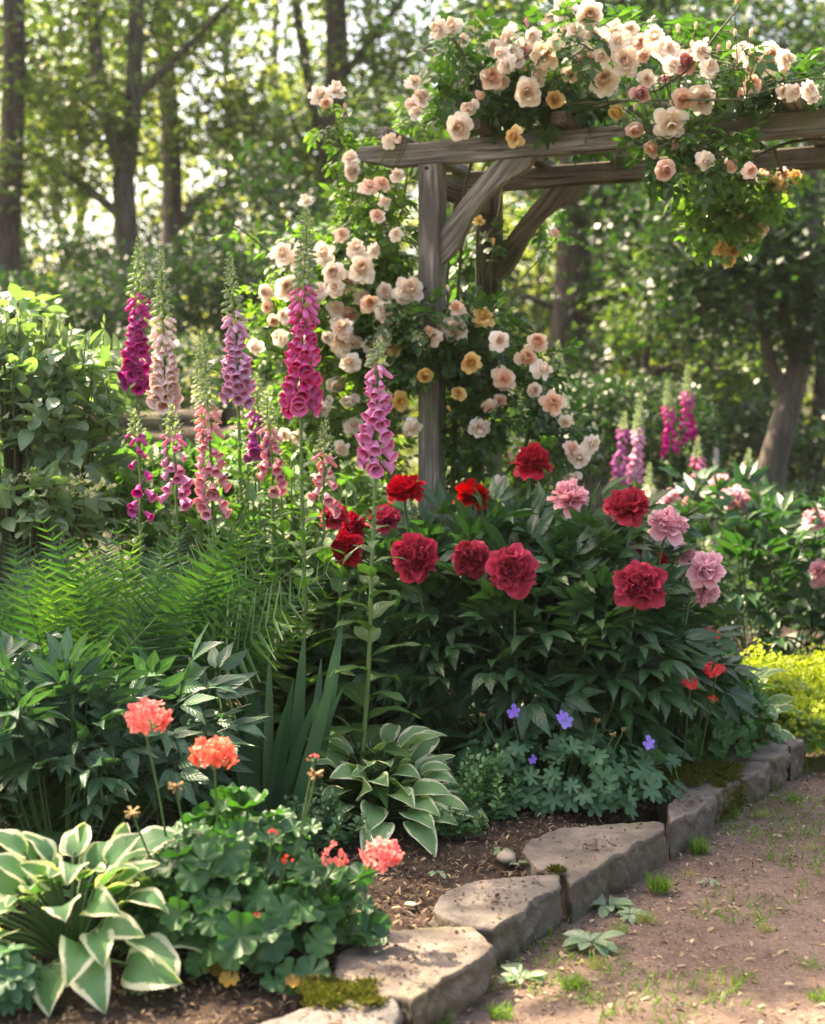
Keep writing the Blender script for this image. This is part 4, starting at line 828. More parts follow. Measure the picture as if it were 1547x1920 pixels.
canes = [[tuple(tb + [.12, .1, 0]), at(900, 900, 5.7), at(890, 700, 5.65), at(930, 620, 5.55), at(1010, 650, 5.55)], [tuple(tb + [.15, .1, 0]), at(980, 850, 5.6), at(1050, 800, 5.55), at(1100, 850, 5.5)], [tuple(tb + [.1, .3, 0]), at(870, 700, 6.0), at(880, 500, 6.05), at(930, 420, 5.95), at(945, 330, 5.9)],
         [tuple(tb + [.2, .4, 0]), at(905, 700, 6.1), at(860, 520, 6.0), at(900, 400, 6.0)], [tuple(tb + [.0, .2, 0]), at(850, 800, 5.8), at(845, 500, 5.75), at(860, 350, 5.7)], [at(870, 650, 5.5), at(820, 600, 5.42), at(770, 600, 5.4)]]
rose_plant('apricot and cream climbing rose growing round the pergola post behind the red peonies', tuple(tb * [1, 1, 0] + [.12, .12, .05]), bl, 1900, auto(right, (-.25, -.10), 5.5), canes, M['rose_leaf'], .10)

# ================================================================== foxgloves
SOIL = .075
G_FOX = 'foxglove spikes in the bed'
def foxglove(label, px, d, ytop, b0, b1, col, xtop=None, nb=30, bell=.05, lean=0., dens=1., yb=None, leaves=True, rad=1.0, sparse=None, small=False, group=G_FOX, xb=None):
    """b0,b1: picture heights of the top and bottom of the open bells"""
    xtop = xtop or px; xb = xb or px; top = at(xtop, ytop, d); mid = at(px, (b0 + b1) / 2, d); bot = at(px, b1, d); base = at(xb, 800, d); base[2] = SOIL - .02; base[0] += lean * 0
    t = thing('foxglove', base, label, 'foxglove', group); b = base
    Q = spline([b - b, (bot - b) * [.5, 1, .5] + [.01, 0, 0], bot - b, mid - b, top - b], 60); Q += np.c_[noise3(Q, 1.2, int(px)), noise3(Q, 1.2, int(px) + 1), np.zeros(60)] * .006
    rr = np.interp(Q[:, 2], [0, bot[2] - b[2], top[2] - b[2]], [.0085, .0055, .0018]); mb = MB().add(*tube(Q, rr, 7)); st = mb.build('stem', M['fox_stem'], t)
    def pos(z): return np.array([np.interp(z, Q[:, 2], Q[:, 0]), np.interp(z, Q[:, 2], Q[:, 1]), z])
    zt, z0, z1 = (top[2] - b[2]), at(px, b0, d)[2] - b[2], bot[2] - b[2]
    # bells
    bm = MB(); k = 0; ga = 2.4
    if not small: nb = int(nb * 1.35); bell *= .88
    ped = MB()
    for q in range(nb):
        f = q / max(1, nb - 1); z = z1 + .01 + (z0 - z1) * f; L = bell * (1.0 - .50 * max(0, f - .35) / .65) * rng.normal(1, .06); a = -math.pi / 2 + (rng.random() * 2 - 1) * 1.2 + (rng.normal(0, .1)); 
        if q % 2: a = -math.pi / 2 + (1 if q % 4 == 1 else -1) * u(.25, 1.5)
        if sparse and rng.random() < sparse: continue
        out = np.array([math.cos(a), math.sin(a), 0]); el = -.48 - .30 * rng.random() - .45 * f; dv = norm(out * math.cos(el) + [0, 0, math.sin(el)])
        p = pos(z + L * .55) + out * (.012 * rad + .004)
        ped.add(*tube(spline([pos(z + L * .5), p + [0, 0, .004] - dv * .002, p], 4), .0013, 4))
        if small:
            R = frames(dv[None], np.array([[0, 0, 1.]]))[0]; aa, bb, _ = bell_T(1., q % 3); bm.add(*xf(aa, R, p, L)); bm.add(*xf(bb, R, p, L), mat=1)
        else:
            o = link('bell', BELL[col, 0 if f > .93 else 1 + q % 2], t, p); orient(o, dv, u(-.4, .4), axis='Y'); o.scale = (L * 1.15, L, L * 1.15)
    if small and bm.n: bm.build('flower_spike', [M['fox_' + col], M['foxin_' + col]], t)
    # closed buds going up, coloured then green
    bu = MB(); zz = z0 + .012; n = 0; total = zt - z0
    T0 = bell_T(0., 0)[0]; SPL = leaf(.5, 1, 2, 'lance', .1, -.5)
    while zz < zt:
        f = (zz - z0) / total; L = bell * (.84 * (1 - f) ** 1.1 + .20)
        for s_ in range(2):
            a = n * ga + rng.normal(0, .2); n += 1; out = np.array([math.cos(a), math.sin(a), 0]); el = -.8 + 1.1 * f; dv = norm(out * math.cos(el) + [0, 0, math.sin(el)]); p = pos(zz) + out * .012 * (1 - f * .6) * rad
            bu.add(*xf(T0, frames(dv[None], np.array([[0, 0, 1.]]))[0], p, L * 1.05), mat=0 if f < .30 else 1)
            bu.add(*xf(SPL, frames(norm(out * .9 + [0, 0, .1 + f])[None], np.array([[0, 0, 1.]]))[0], p - [0, 0, .001], L * .9 + .006), mat=1); bu.add(*tube([pos(zz), p], .0012, 3), mat=1)
        zz += bell * (.26 - .13 * f) / dens
    bu.build('buds', [M['fox_' + col], M['bud_green']], t)
    # seed pods and bracts under the bells, then leaves
    lf = MB(); z = .05; n = 0
    if leaves:
        while z < z1 - .03:
            f = z / z1; Ln = (.26 * (1 - f) ** .9 + .035) * rng.normal(1, .12); a = n * ga + rng.normal(0, .3); n += 1; out = np.array([math.cos(a), math.sin(a), 0])
            T = leaf(.44, 4, 8, 'lance', .15, u(.5, 1.5), .05, 0, u(0, 6), u(-.3, .1)); lf.add(*xf(T, frames(norm(out + [0, 0, .55])[None], np.array([[0, 0, 1.]]))[0], pos(z), Ln)); z += .030 + .022 * f - (.012 if f > .55 else 0)
            if f > .6:
                for s_ in range(3):
                    a = rng.random() * 6.28; out = np.array([math.cos(a), math.sin(a), .5]); q = pos(z + u(0, .02)); lf.add(*xf(T0, frames(norm(out)[None], np.array([[0, 0, 1.]]))[0], q + out * .012, .018), mat=1); lf.add(*tube([q, q + out * .014], .001, 3), mat=1)
        for k in range(9):
            a = k * .7 + u(0, .5); out = np.array([math.cos(a), math.sin(a), 0]); T = leaf(.40, 4, 9, 'lance', .18, u(.8, 1.7), .04, 0, u(0, 6), -.6); lf.add(*xf(T, frames(norm(out + [0, 0, .5])[None], np.array([[0, 0, 1.]]))[0], (0, 0, .03), u(.22, .33)))
    elif small:
        for z in np.arange(.2, z1, .025):
            a = rng.random() * 6.28; out = np.array([math.cos(a), math.sin(a), .4]); lf.add(*xf(SPL, frames(norm(out)[None], np.array([[0, 0, 1.]]))[0], pos(z), u(.03, .09)))
    if lf.n: lf.build('foliage', [M['fox_leaf'], M['bud_green']], t)
    ped.build('pedicels', M['bud_green'], t) if ped.n else None
    return t
foxglove('tall foxglove with magenta purple bells, leftmost of the open spikes', 259, 4.9, 448, 588, 738, 'magenta', xtop=262, nb=34, bell=.052)
foxglove('blush white foxglove standing just right of the magenta one', 311, 4.8, 470, 640, 772, 'blush', xtop=302, nb=30, bell=.055, xb=322)
foxglove('lilac foxglove with pale pink buds in the middle of the row', 446, 4.7, 476, 622, 762, 'lilac', xtop=428, nb=32, bell=.052)
foxglove('tallest foxglove with hot pink bells beside the pale roses', 567, 4.35, 392, 592, 778, 'hot', xtop=574, nb=36, bell=.056, xb=556, dens=1.35)
foxglove('rosy lilac foxglove with a narrow spike in front of the pergola post', 706, 4.2, 640, 700, 892, 'rosy', xtop=708, nb=26, bell=.052, xb=664)
foxglove('pink and peach foxglove with a long green tip left of the lilac one', 400, 4.5, 630, 812, 972, 'peach', xtop=384, nb=30, bell=.045, rad=1.5, sparse=.15)
foxglove('short magenta foxglove with only a few bells left below the tall magenta one', 262, 4.55, 770, 830, 985, 'magenta', xtop=250, nb=13, bell=.042, sparse=.45, xb=266)
foxglove('short foxglove with scattered rose pink bells below the blush one', 332, 4.6, 760, 830, 960, 'rosy', xtop=320, nb=18, bell=.042, sparse=.35, rad=1.6)
foxglove('purple foxglove half hidden behind the lilac one', 486, 5.1, 700, 790, 880, 'purple', xtop=478, nb=18, bell=.048)
foxglove('small pink foxglove bending beside the tallest one', 512, 4.9, 735, 820, 930, 'peach', xtop=500, nb=18, bell=.045, sparse=.3, rad=1.3)
foxglove('small faded pink foxglove in front of the red peonies', 606, 4.6, 790, 870, 975, 'peach', xtop=610, nb=13, bell=.042, sparse=.35, rad=1.4)
foxglove('greenish foxglove spike still in bud left of the lilac one', 378, 5.0, 625, 760, 770, 'white', xtop=375, nb=2, bell=.036)
GB = 'small foxgloves far behind the peonies'
foxglove('purple foxglove far behind, leftmost of the pair near the dark red peony', 1160, 8.5, 772, 815, 915, 'purple', nb=26, bell=.052, rad=.8, leaves=False, small=True, group=GB, xtop=1172)
foxglove('pale lilac foxglove with a long cream tip far behind', 1193, 8.3, 735, 825, 905, 'lilac', nb=22, bell=.052, rad=.8, leaves=False, small=True, group=GB, xtop=1203)
foxglove('purple foxglove leaning left far behind, right of the cream tipped one', 1256, 8.8, 712, 780, 855, 'magenta', nb=20, bell=.052, rad=.8, leaves=False, small=True, group=GB, xtop=1250)
foxglove('magenta foxglove, tallest of the small ones far behind', 1290, 8.8, 685, 752, 830, 'magenta', nb=22, bell=.052, rad=.8, leaves=False, small=True, group=GB, xtop=1288)
foxglove('slim pink foxglove below the tallest far one', 1309, 8.6, 820, 868, 925, 'rosy', nb=14, bell=.05, leaves=False, small=True, group=GB)
foxglove('pink foxglove behind the pale pink peonies near the curving tree', 1404, 8.2, 842, 885, 930, 'rosy', nb=14, bell=.052, rad=.8, leaves=False, small=True, group=GB)
foxglove('cream foxglove in bud beside the right hand roses', 1058, 7.0, 640, 740, 840, 'white', xtop=1044, nb=22, bell=.05, leaves=False, small=True, group=GB)
foxglove('short green foxglove bud spike between the dark red and pink peonies', 1218, 8.0, 870, 925, 935, 'white', nb=2, bell=.045, leaves=False, small=True, group=GB)

# ================================================================== peonies
LANCE = [leaf(.40, 4, 6, 'lance', .22, .5, .015), leaf(.43, 4, 6, 'lance', .25, .9, .02, 0, 2), leaf(.37, 4, 6, 'lance', .2, .1, .02, 0, 4)]
def peony_compound(seed, g=1.0):
    r = np.random.default_rng(seed); parts = []
    def lf_(p, d, s): parts.append(xf(LANCE[r.integers(0, 3)], frames(norm(np.array(d, float))[None], np.array([[r.normal(0, .2), r.normal(0, .2), 1.]]))[0], p, s))
    parts.append(tube([(0, 0, 0), (0, .5, .02), (0, .8, 0)], .012, 4))
    for (p, dirs) in (((0, .78, 0), [(-.5, .8, -.2), (0, 1, -.15), (.5, .8, -.2)]), ((0, .45, 0.01), [(-1, .35, -.1), (-.9, .8, -.1), (1, .35, -.1), (.9, .8, -.1)])):
        for d in dirs: lf_(np.array(p) + norm(np.array(d)) * .10, d, r.uniform(.48, .66) * g)
    return merge(parts)
PCMP = [peony_compound(1), peony_compound(2), peony_compound(3, 1.1)]
def peony(label, base, blobs, n, blooms, mat, s=.19, group='peony clumps', stems=26):
    t = thing('peony', base, label, 'peony', group); b = np.array(base); mb = MB()
    Wt = np.array([x[2] for x in blobs], float); Wt /= Wt.sum(); pick = rng.choice(len(blobs), n, p=Wt)
    cc = np.array([blobs[k][0] for k in pick]) - b; rr = np.array([blobs[k][1] for k in pick]); D = rdirs(n, -.45, 1)
    P = cc + D * (u(.35, 1, n) ** .4)[:, None] * rr; ok = P[:, 2] > .10; P = P[ok]; D = D[ok]; n = len(P)
    hz = P[:, 2:] / P[:, 2].max(); Y = norm(D * [1, 1, .5] + rng.normal(0, .35, (n, 3)) + [0, -.15, 0] + hz * [0, 0, .5] - [0, 0, .02]); Z = rng.normal(0, .3, (n, 3)) + [0, -.15, 1] + D * .3
    k = rng.integers(0, 3, n); sc = u(.7, 1.2, n) * s
    for q, T in enumerate(PCMP): mb.inst(T, P[k == q] - Y[k == q] * s * .4, frames(Y[k == q], Z[k == q]), sc[k == q])
    mb.build('foliage', mat, t); mb = MB()
    for q in rng.choice(n, stems, replace=False): e = P[q]; mb.add(*tube(spline([(e[0] * .25, e[1] * .25, 0), (e[0] * .7, e[1] * .7, e[2] * .55), e], 10), .0035, 6))
    camp = np.array([0, 0, CAM_H])
    for k, (px, py, dia, col, d, dv) in enumerate(blooms):
        p = at(px, py, d); r = dia / 2 / FPX * d; o = link('bloom', PEO[col, k % 3], t, p - b); dd = norm(norm(np.array(dv, float)) + [0, 0, .22] + rng.normal(0, .16, 3)); orient(o, dd, u(0, 6)); o.scale = (r * u(.96, 1.08), r * u(.96, 1.08), r * u(.92, 1.1))
        q = p - b - dd * r * .3; mb.add(*tube(spline([(q[0] * .55, q[1] * .75, .05), (q[0] * .85, q[1] * .95, q[2] * .6), q - dd * .07, q], 14), .0042, 6))
    mb.build('stem', M['stem'], t); return t
F = (0, -1, .15); UPF = (.05, -.45, 1); SD = (0, -.25, 1)
R_, CR, PI_ = 'red', 'crimson', 'pink'
pbase = (.40, 4.95, SOIL)
pbl = [((.42, 4.95, .50), (.56, .42, .34), 4), ((.12, 4.85, .55), (.30, .32, .28), 1.6), ((.70, 4.95, .50), (.28, .32, .30), 1.7), ((.28, 4.80, .30), (.50, .38, .24), 2.0), ((-.02, 4.95, .62), (.16, .2, .18), .8), ((.52, 4.95, .78), (.40, .30, .14), 1.5), ((.20, 5.0, .80), (.25, .25, .12), .9), ((.88, 4.95, .42), (.18, .22, .22), .6), ((.34, 4.62, .50), (.56, .18, .24), 2.4), ((.66, 4.62, .50), (.22, .18, .22), .8)]
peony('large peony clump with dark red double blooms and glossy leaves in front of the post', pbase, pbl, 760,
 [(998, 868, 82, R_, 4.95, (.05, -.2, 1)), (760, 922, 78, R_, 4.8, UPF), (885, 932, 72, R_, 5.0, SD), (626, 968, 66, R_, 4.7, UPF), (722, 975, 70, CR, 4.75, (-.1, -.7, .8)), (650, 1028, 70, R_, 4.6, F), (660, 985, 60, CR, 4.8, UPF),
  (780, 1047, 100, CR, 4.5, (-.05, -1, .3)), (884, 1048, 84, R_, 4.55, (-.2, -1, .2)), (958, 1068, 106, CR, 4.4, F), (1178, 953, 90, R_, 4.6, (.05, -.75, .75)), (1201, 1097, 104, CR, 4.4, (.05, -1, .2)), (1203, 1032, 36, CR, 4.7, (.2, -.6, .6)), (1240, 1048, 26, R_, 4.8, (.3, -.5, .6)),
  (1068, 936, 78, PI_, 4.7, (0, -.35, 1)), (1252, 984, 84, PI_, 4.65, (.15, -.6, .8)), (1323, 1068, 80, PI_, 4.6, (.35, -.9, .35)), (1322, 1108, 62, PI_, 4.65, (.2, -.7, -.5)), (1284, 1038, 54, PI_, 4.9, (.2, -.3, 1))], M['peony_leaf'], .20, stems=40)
pb2 = tuple(gp(1440, 1290, SOIL)); d2 = pb2[1]
peony('peony clump with pale pink blooms further back at the right', pb2, [(at(1420, 1100, d2), (.50, .4, .30), 3), (at(1330, 1020, d2 + .3), (.30, .3, .24), 1.5), (at(1500, 1050, d2), (.35, .35, .32), 1.8), (at(1440, 1190, d2 - .1), (.5, .35, .22), 2)], 250,
 [(1350, 908, 46, PI_, d2 + .3, (0, -.4, 1)), (1379, 938, 60, PI_, d2, (0, -.7, .7)), (1257, 935, 44, PI_, d2 + .8, UPF), (1300, 944, 48, PI_, d2 + .6, UPF), (1232, 944, 26, PI_, d2 + .9, UPF), (1530, 978, 62, PI_, d2 - .2, (-.1, -.5, 1)), (1538, 1074, 54, PI_, d2 - .4, F), (1480, 955, 30, PI_, d2 + .6, UPF)], M['peony_leaf_far'], .21)
# leafy peony without flowers in the left foreground
pb3 = tuple(gp(120, 1640, SOIL)); d3 = pb3[1]
peony('flowerless peony clump with blue green leaves at the left edge below the ferns', pb3, [(at(60, 1400, d3), (.26, .22, .20), 2), (at(230, 1400, d3 + .05), (.26, .22, .14), 1.8), (at(130, 1480, d3), (.38, .22, .15), 2), (at(340, 1350, d3 + .15), (.12, .15, .08), .7), (at(30, 1300, d3 + .1), (.13, .15, .10), .8), (at(-80, 1380, d3), (.2, .2, .2), 1)], 170, [], M['peony_leaf_grey'], .17, group=None, stems=30)

# ================================================================== ferns
def frond(Lf, seed, npin=26, wid=.16):
    r = np.random.default_rng(seed); n = npin + 6; t = np.linspace(0, 1, n); P = np.c_[np.zeros(n), t * Lf, -.28 * t ** 2.2 * Lf]; P[:, 1] -= .05 * t ** 3 * Lf; P[:, 0] += [.16, -.14, .05, -.22, .20][seed % 5] * t ** 2 * Lf; P[:, 2] -= .10 * t ** 3 * Lf; parts = [tube(P, np.linspace(.0035, .001, n), 4)]
    # pinna outline: comb of teeth as small leaflets joined to a strip
    tn = 11; base = []
    vv = np.linspace(0, 1, tn * 2 + 1); w_ = (1 - vv ** 1.6) * .165 * (1 + .55 * np.sign(np.sin(np.arange(tn * 2 + 1) * math.pi + .1)) * np.where(np.arange(tn * 2 + 1) % 2, 1, -1))
    V = np.concatenate([np.c_[-w_, vv + .04 * (w_ > .1), np.zeros_like(vv) - .02], np.c_[np.zeros_like(vv), vv, np.zeros_like(vv)], np.c_[w_, vv + .04 * (w_ > .1), np.zeros_like(vv) - .02]]); m = len(vv); i = np.arange(m - 1)
    Fc = np.concatenate([np.stack([i, i + m, i + m + 1, i + 1], -1), np.stack([i + m, i + 2 * m, i + 2 * m + 1, i + m + 1], -1)])[:, ::-1]; PT = (V, Fc, np.c_[V[:, 0] + .5, V[:, 1]])
    for k in range(npin):
        f = .10 + .88 * k / npin; L = wid * Lf / .5 * (math.sin(math.pi * min(1, f * .62 + .30)) ** 1.1) * .78 * (1 - f) ** .35 + .006; p = np.array([np.interp(f, t, P[:, 0]), np.interp(f, t, P[:, 1]), np.interp(f, t, P[:, 2])])
        for s in (-1, 1):
            d = norm(np.array([s * 1.0, .16 + .40 * f, -.16 + r.normal(0, .12)])); parts.append(xf(PT, frames(d[None], np.array([[0, r.normal(0, .15), 1.]]))[0], p, L * r.normal(1, .05)))
    return merge(parts)
FR = [frond(1.0, s, 32 + s, .17 + .01 * s) for s in range(5)]
def fern(label, base, fr, mats, n=10):
    """fr: list of (tip px, tip py, tip d, mat)"""
    t = thing('fern', base, label, 'fern', 'ferns at the left of the bed'); b = np.array(base); mbs = [MB(), MB()]
    fr = list(fr) + [(px + u(-90, 90), py + u(40, 240), d - u(.0, .4), 0) for px, py, d, m in fr for _ in range(2)]
    for k, (px, py, d, m) in enumerate(fr):
        tip = at(px, py, d) - b; L = np.linalg.norm(tip) * 1.0; Y = norm(tip + [0, 0, .28 * L]); fc = np.array([0, -1., .6]) + rng.normal(0, .32, 3)
        mbs[m].add(*xf(FR[k % 5], frames(Y[None], (fc + Y * 0)[None])[0], (0, 0, 0), L * 1.02))
    out = MB(); 
    for k, (mb, mt) in enumerate(zip(mbs, mats)):
        if mb.n: mb.build('frond', mt, t)
    return t
fb = gp(215, 1560, SOIL); fd = fb[1]
fern('fern with lime green young fronds standing upright below the magenta foxglove', tuple(gp(170, 1560, SOIL)), [(110, 990, fd, 1), (75, 1040, fd - .1, 1), (182, 1010, fd, 1), (205, 1105, fd - .25, 1), (40, 1010, fd + .1, 0), (150, 960, fd + .2, 0), (245, 960, fd + .2, 0), (-10, 1080, fd - .1, 0), (265, 1250, fd - .3, 1), (30, 1150, fd - .3, 0), (140, 1140, fd - .35, 0), (300, 1160, fd - .2, 0), (-40, 980, fd + .2, 0), (90, 930, fd + .3, 0), (200, 930, fd + .35, 0)], [M['fern'], M['fern_lime']])
fern('arching grey green fern leaning right toward the iris', tuple(gp(260, 1505, SOIL)), [(345, 990, fd + .1, 1), (440, 1055, fd, 0), (395, 1040, fd + .05, 0), (430, 1140, fd - .1, 0), (500, 1125, fd, 1), (310, 1060, fd - .1, 0), (370, 1180, fd - .3, 0), (420, 1250, fd - .3, 0), (250, 1080, fd - .2, 0), (480, 1010, fd + .25, 0)], [M['fern'], M['fern_lime']])
fern('dark fern at the far left edge', tuple(gp(-20, 1540, SOIL)), [(-30, 1080, fd, 0), (60, 1110, fd - .1, 0), (20, 1180, fd - .2, 0), (-60, 1160, fd - .1, 0), (90, 1230, fd - .3, 0), (120, 1060, fd + .1, 0), (-80, 1020, fd + .1, 0), (0, 1000, fd + .2, 0), (60, 950, fd + .4, 0)], [M['fern'], M['fern_lime']])

# ================================================================== hostas
HL = [leaf(.62, 8, 10, 'heart', .24, c, .04, 0, p, c0) for c, p, c0 in ((1.1, 0, -.2), (1.5, 2, -.3), (.7, 4, 0), (1.9, 1, -.5))]
HL2 = [leaf(.56, 8, 10, 'heart', .22, c, .02, 0, p, c0) for c, p, c0 in ((.8, 0, -.1), (1.2, 2, -.3), (.5, 4, .1), (1.5, 1, -.3))]
def hosta(label, base, n, R, H, L, mat, tm, group='cream edged hostas', sx=1.0):
    t = thing('hosta', base, label, 'hosta', group); mb = MB(); st = MB()
    for k in range(n):
        f = (k + .5) / n; a = k * 2.4 + rng.normal(0, .15); el = .25 + 1.15 * (1 - f) ** .9; rad = R * (.25 + .55 * f) * rng.normal(1, .1); out = np.array([math.cos(a) * sx, math.sin(a), 0])
        p = out * rad + [0, 0, H * (1.0 - .80 * f ** 1.2) * rng.normal(.92, .09)]; p[2] = max(p[2], .05)
        dv = norm(out * math.cos(el - .55) + [0, 0, math.sin(el - .55) + .12] + rng.normal(0, .12, 3)); s = L * (.72 + .38 * f) * rng.normal(1, .1)
        mb.add(*xf(tm[k % 4], frames(dv[None], (np.array([0, -.25, 1.]) + rng.normal(0, .28, 3))[None])[0], p, s)); st.add(*tube(spline([(out[0] * .02, out[1] * .02, 0), p * [.6, .6, .7], p, p + dv * s * .12], 9), np.linspace(.005, .0035, 9), 6))
    mb.build('foliage', mat, t); st.build('stem', M['stem'], t); return t
hosta('big hosta with broad cream margins in the bottom left corner', tuple(gp(135, 1800, SOIL)), 78, .27, .23, .145, M['hosta'], HL)
hosta('hosta with thin cream edges in the middle of the bed', tuple(gp(705, 1535, SOIL)), 92, .27, .21, .152, M['hosta_thin'], HL2)
hosta('small hosta half hidden beyond the scarlet pelargonium at the right', tuple(gp(1385, 1388, SOIL)), 56, .20, .26, .12, M['hosta_thin'], HL2)

# ================================================================== iris
def iris(label, base, tips):
    t = thing('iris', base, label, 'iris'); mb = MB()
    for (px, py, d, w_) in tips:
        tip = at(px, py, d) - np.array(base); L = np.linalg.norm(tip); o = rng.normal(0, .03, 3) * [1.4, .6, 0]; o[0] += tip[0] * .35
        mb.add(*xf(leaf(w_ * 1.12 / L, 3, 10, 'sword', .12, .12, 0, 0), frames(norm(tip - o + [0, 0, .02])[None], np.array([[rng.normal(0, .25), -1., .1]]))[0], o, L))
    mb.build('foliage', M['iris'], t)
    q = at(440, 1320, base[1] - .1) - np.array(base); sp = MB().add(*tube(spline([(-.04, 0, 0), q * [1, 1, .6], q], 8), .003, 5))
    for k in range(6): sp.add(*xf(leaf(.5, 2, 3, 'ovate', .3, 1.2), frames(norm(np.array([u(-1, 1), u(-1, .3), u(-.3, .8)]))[None], np.array([[0, 0, 1.]]))[0], q, u(.025, .045)), mat=1)
    sp.build('spent_flower', [M['stem'], M['spent']], t); return t
ib = gp(490, 1560, SOIL); di = ib[1]
iris('clump of sword shaped iris leaves between fern and hosta', tuple(ib), [(430, 1172, di, .035), (402, 1235, di, .03), (462, 1225, di - .1, .04), (640, 1180, di + .05, .042), (572, 1190, di, .035), (600, 1250, di + .1, .03), (512, 1222, di - .05, .028), (628, 1275, di - .05, .04), (545, 1280, di - .1, .035), (415, 1300, di - .1, .035), (640, 1300, di, .03), (480, 1290, di, .03), (590, 1320, di - .1, .03), (440, 1250, di + .1, .03), (530, 1330, di - .12, .025), (385, 1330, di, .025)])

# ================================================================== pelargoniums
def disc_leaf(lobes, depth, cup, ruf, seed, gap=.12, nr=4, ns=42, pinch=0):
    r = np.random.default_rng(seed); a = np.linspace(-math.pi + gap, math.pi - gap, ns + 1); rr = np.array([.02] + list(np.linspace(.3, 1, nr)))
    edge = 1 - depth * (1 - np.abs(np.cos(a * lobes / 2)) ** .8) + .02 * np.cos(a * lobes * 3); ph = r.uniform(0, 6)
    A, Rr = np.meshgrid(a, rr); E = 1 + (edge[None] - 1) * Rr ** 1.5; X = np.sin(A) * Rr * E; Y = np.cos(A) * Rr * E + .0
    Z = cup * Rr ** 2 + ruf * np.cos(A * lobes + ph) * Rr ** 2 + ruf * .6 * np.sin(A * 3 + ph) * Rr ** 2
    V = np.stack([X, Y, Z], -1).reshape(-1, 3); return V, grid_faces(ns, nr), np.stack([(A / math.pi + 1) / 2, Rr], -1).reshape(-1, 2)
PLF = [disc_leaf(7, .17, c, r_ * 1.5, s) for c, r_, s in ((.30, .08, 0), (.12, .10, 1), (.42, .10, 2), (-.10, .08, 3))]
CLF = [disc_leaf(7, .52, c, .04, s, .35, 4, 56) for c, s in ((.12, 5), (-.15, 6), (.25, 7))]
def zonal(m_):
    return m_
def mound(name, label, cat, base, rad, H, n, s, tm, mat, blooms=(), extra=None, group=None, bmats=None, szv=.25, tilt=.5, stem_r=.0022, low=.02):
    t = thing(name, base, label, cat, group); b = np.array(base); mb = MB(); st = MB(); D = rdirs(n, -.15, 1); rr = np.array([rad[0], rad[1], H])
    P = D * (u(.45, 1, n) ** .45 * (1 + .24 * noise3(D, 1.0, n)))[:, None] * rr; P[:, 2] += H * .02; ok = P[:, 2] > low; P = P[ok]; D = D[ok]; n = len(P)
    Z = norm(D + [0, -.25, .75] + rng.normal(0, tilt, (n, 3))); Y = norm(D * [1, 1, -.2] + rng.normal(0, .5, (n, 3))); k = rng.integers(0, len(tm), n); sc = rng.normal(1, szv, n).clip(.45, 1.5) * s
    R = frames(Y, Z); 
    X_ = np.cross(Y, Z); R = np.stack([norm(np.cross(Y - (Y * Z).sum(-1, keepdims=True) * Z, Z)), norm(Y - (Y * Z).sum(-1, keepdims=True) * Z), Z], -1)
    for q, T in enumerate(tm): mb.inst(T, P[k == q], R[k == q], sc[k == q])
    mb.build('foliage', mat, t)
    for q in range(0, n, 2): e = P[q]; st.add(*tube(spline([(e[0] * .3, e[1] * .3, 0), e * [.7, .7, .65], e], 6), stem_r, 4))
    if extra: extra(t, st, b, P)
    st.build('stem', M['stem'], t); return t
FLO = flower([(5, 66, 1.0, .62, .10, -.2, .05, .0, .2, .04, 0, 14)], 4, (3, 3)); VIO = flower([(5, 78, 1.0, .66, .06, -.1, .03, .05, .2, .04, 0, 5)], 5, (3, 3))
FBUD = xf(tube([(0, 0, 0), (0, 0, .5), (0, 0, 1), (0, 0, 1.2)], [.12, .28, .2, .02], 6))
def umbel(t, st, b, px, py, dia, d, col, nf=34, root=None, squash=.72, up_=True):
    p = at(px, py, d) - b; r = dia / 2 / FPX * d; mb = MB(); D = rdirs(nf, -.35, 1); Pq = D * [r * .86, r * .86, r * .86 * squash] * u(.75, 1.1, nf)[:, None]
    mb.inst(FLO, Pq, frames(np.roll(norm(D + rng.normal(0, .2, (nf, 3))), 1, axis=1), D) , u(.28, .40, nf) * r)
    nb = 12; Db = rdirs(nb, -1, -.2); mb.inst(FBUD, Db * r * .35, np.stack([norm(np.cross(Db, [1, .2, .1])), norm(np.cross(Db, np.cross(Db, [1, .2, .1]))), Db], -1), u(.12, .2, nb) * r, 1)
    for q in range(0, nf, 2): mb.add(*tube([(0, 0, -r * .6), Pq[q] * .9], .0011, 3), mat=1)
    o = mb.build('flower_head', [M[col], M['bud_green']], t); o.location = p
    rt = root if root is not None else (p[0] * .7, p[1] * .7, p[2] * .25); st.add(*tube(spline([rt, (np.array(rt) + p) / 2 + [0, 0, .01], p - [0, 0, r * .6]], 8), .0028, 6))
def spent_head(t, st, b, px, py, d, r=.018):
    p = at(px, py, d) - b; mb = MB()
    for k in range(16): D = rdirs(1, -.8, .5)[0]; mb.add(*tube([(0, 0, 0), D * r], [.0012, .0025], 4)); 
    o = mb.build('spent_head', M['spent'], t); o.location = p; st.add(*tube(spline([(p[0] * .6, p[1] * .6, p[2] * .3), p * [.9, .9, .8], p], 8), .0024, 6))
bpel = gp(440, 1775, SOIL); dp = bpel[1]
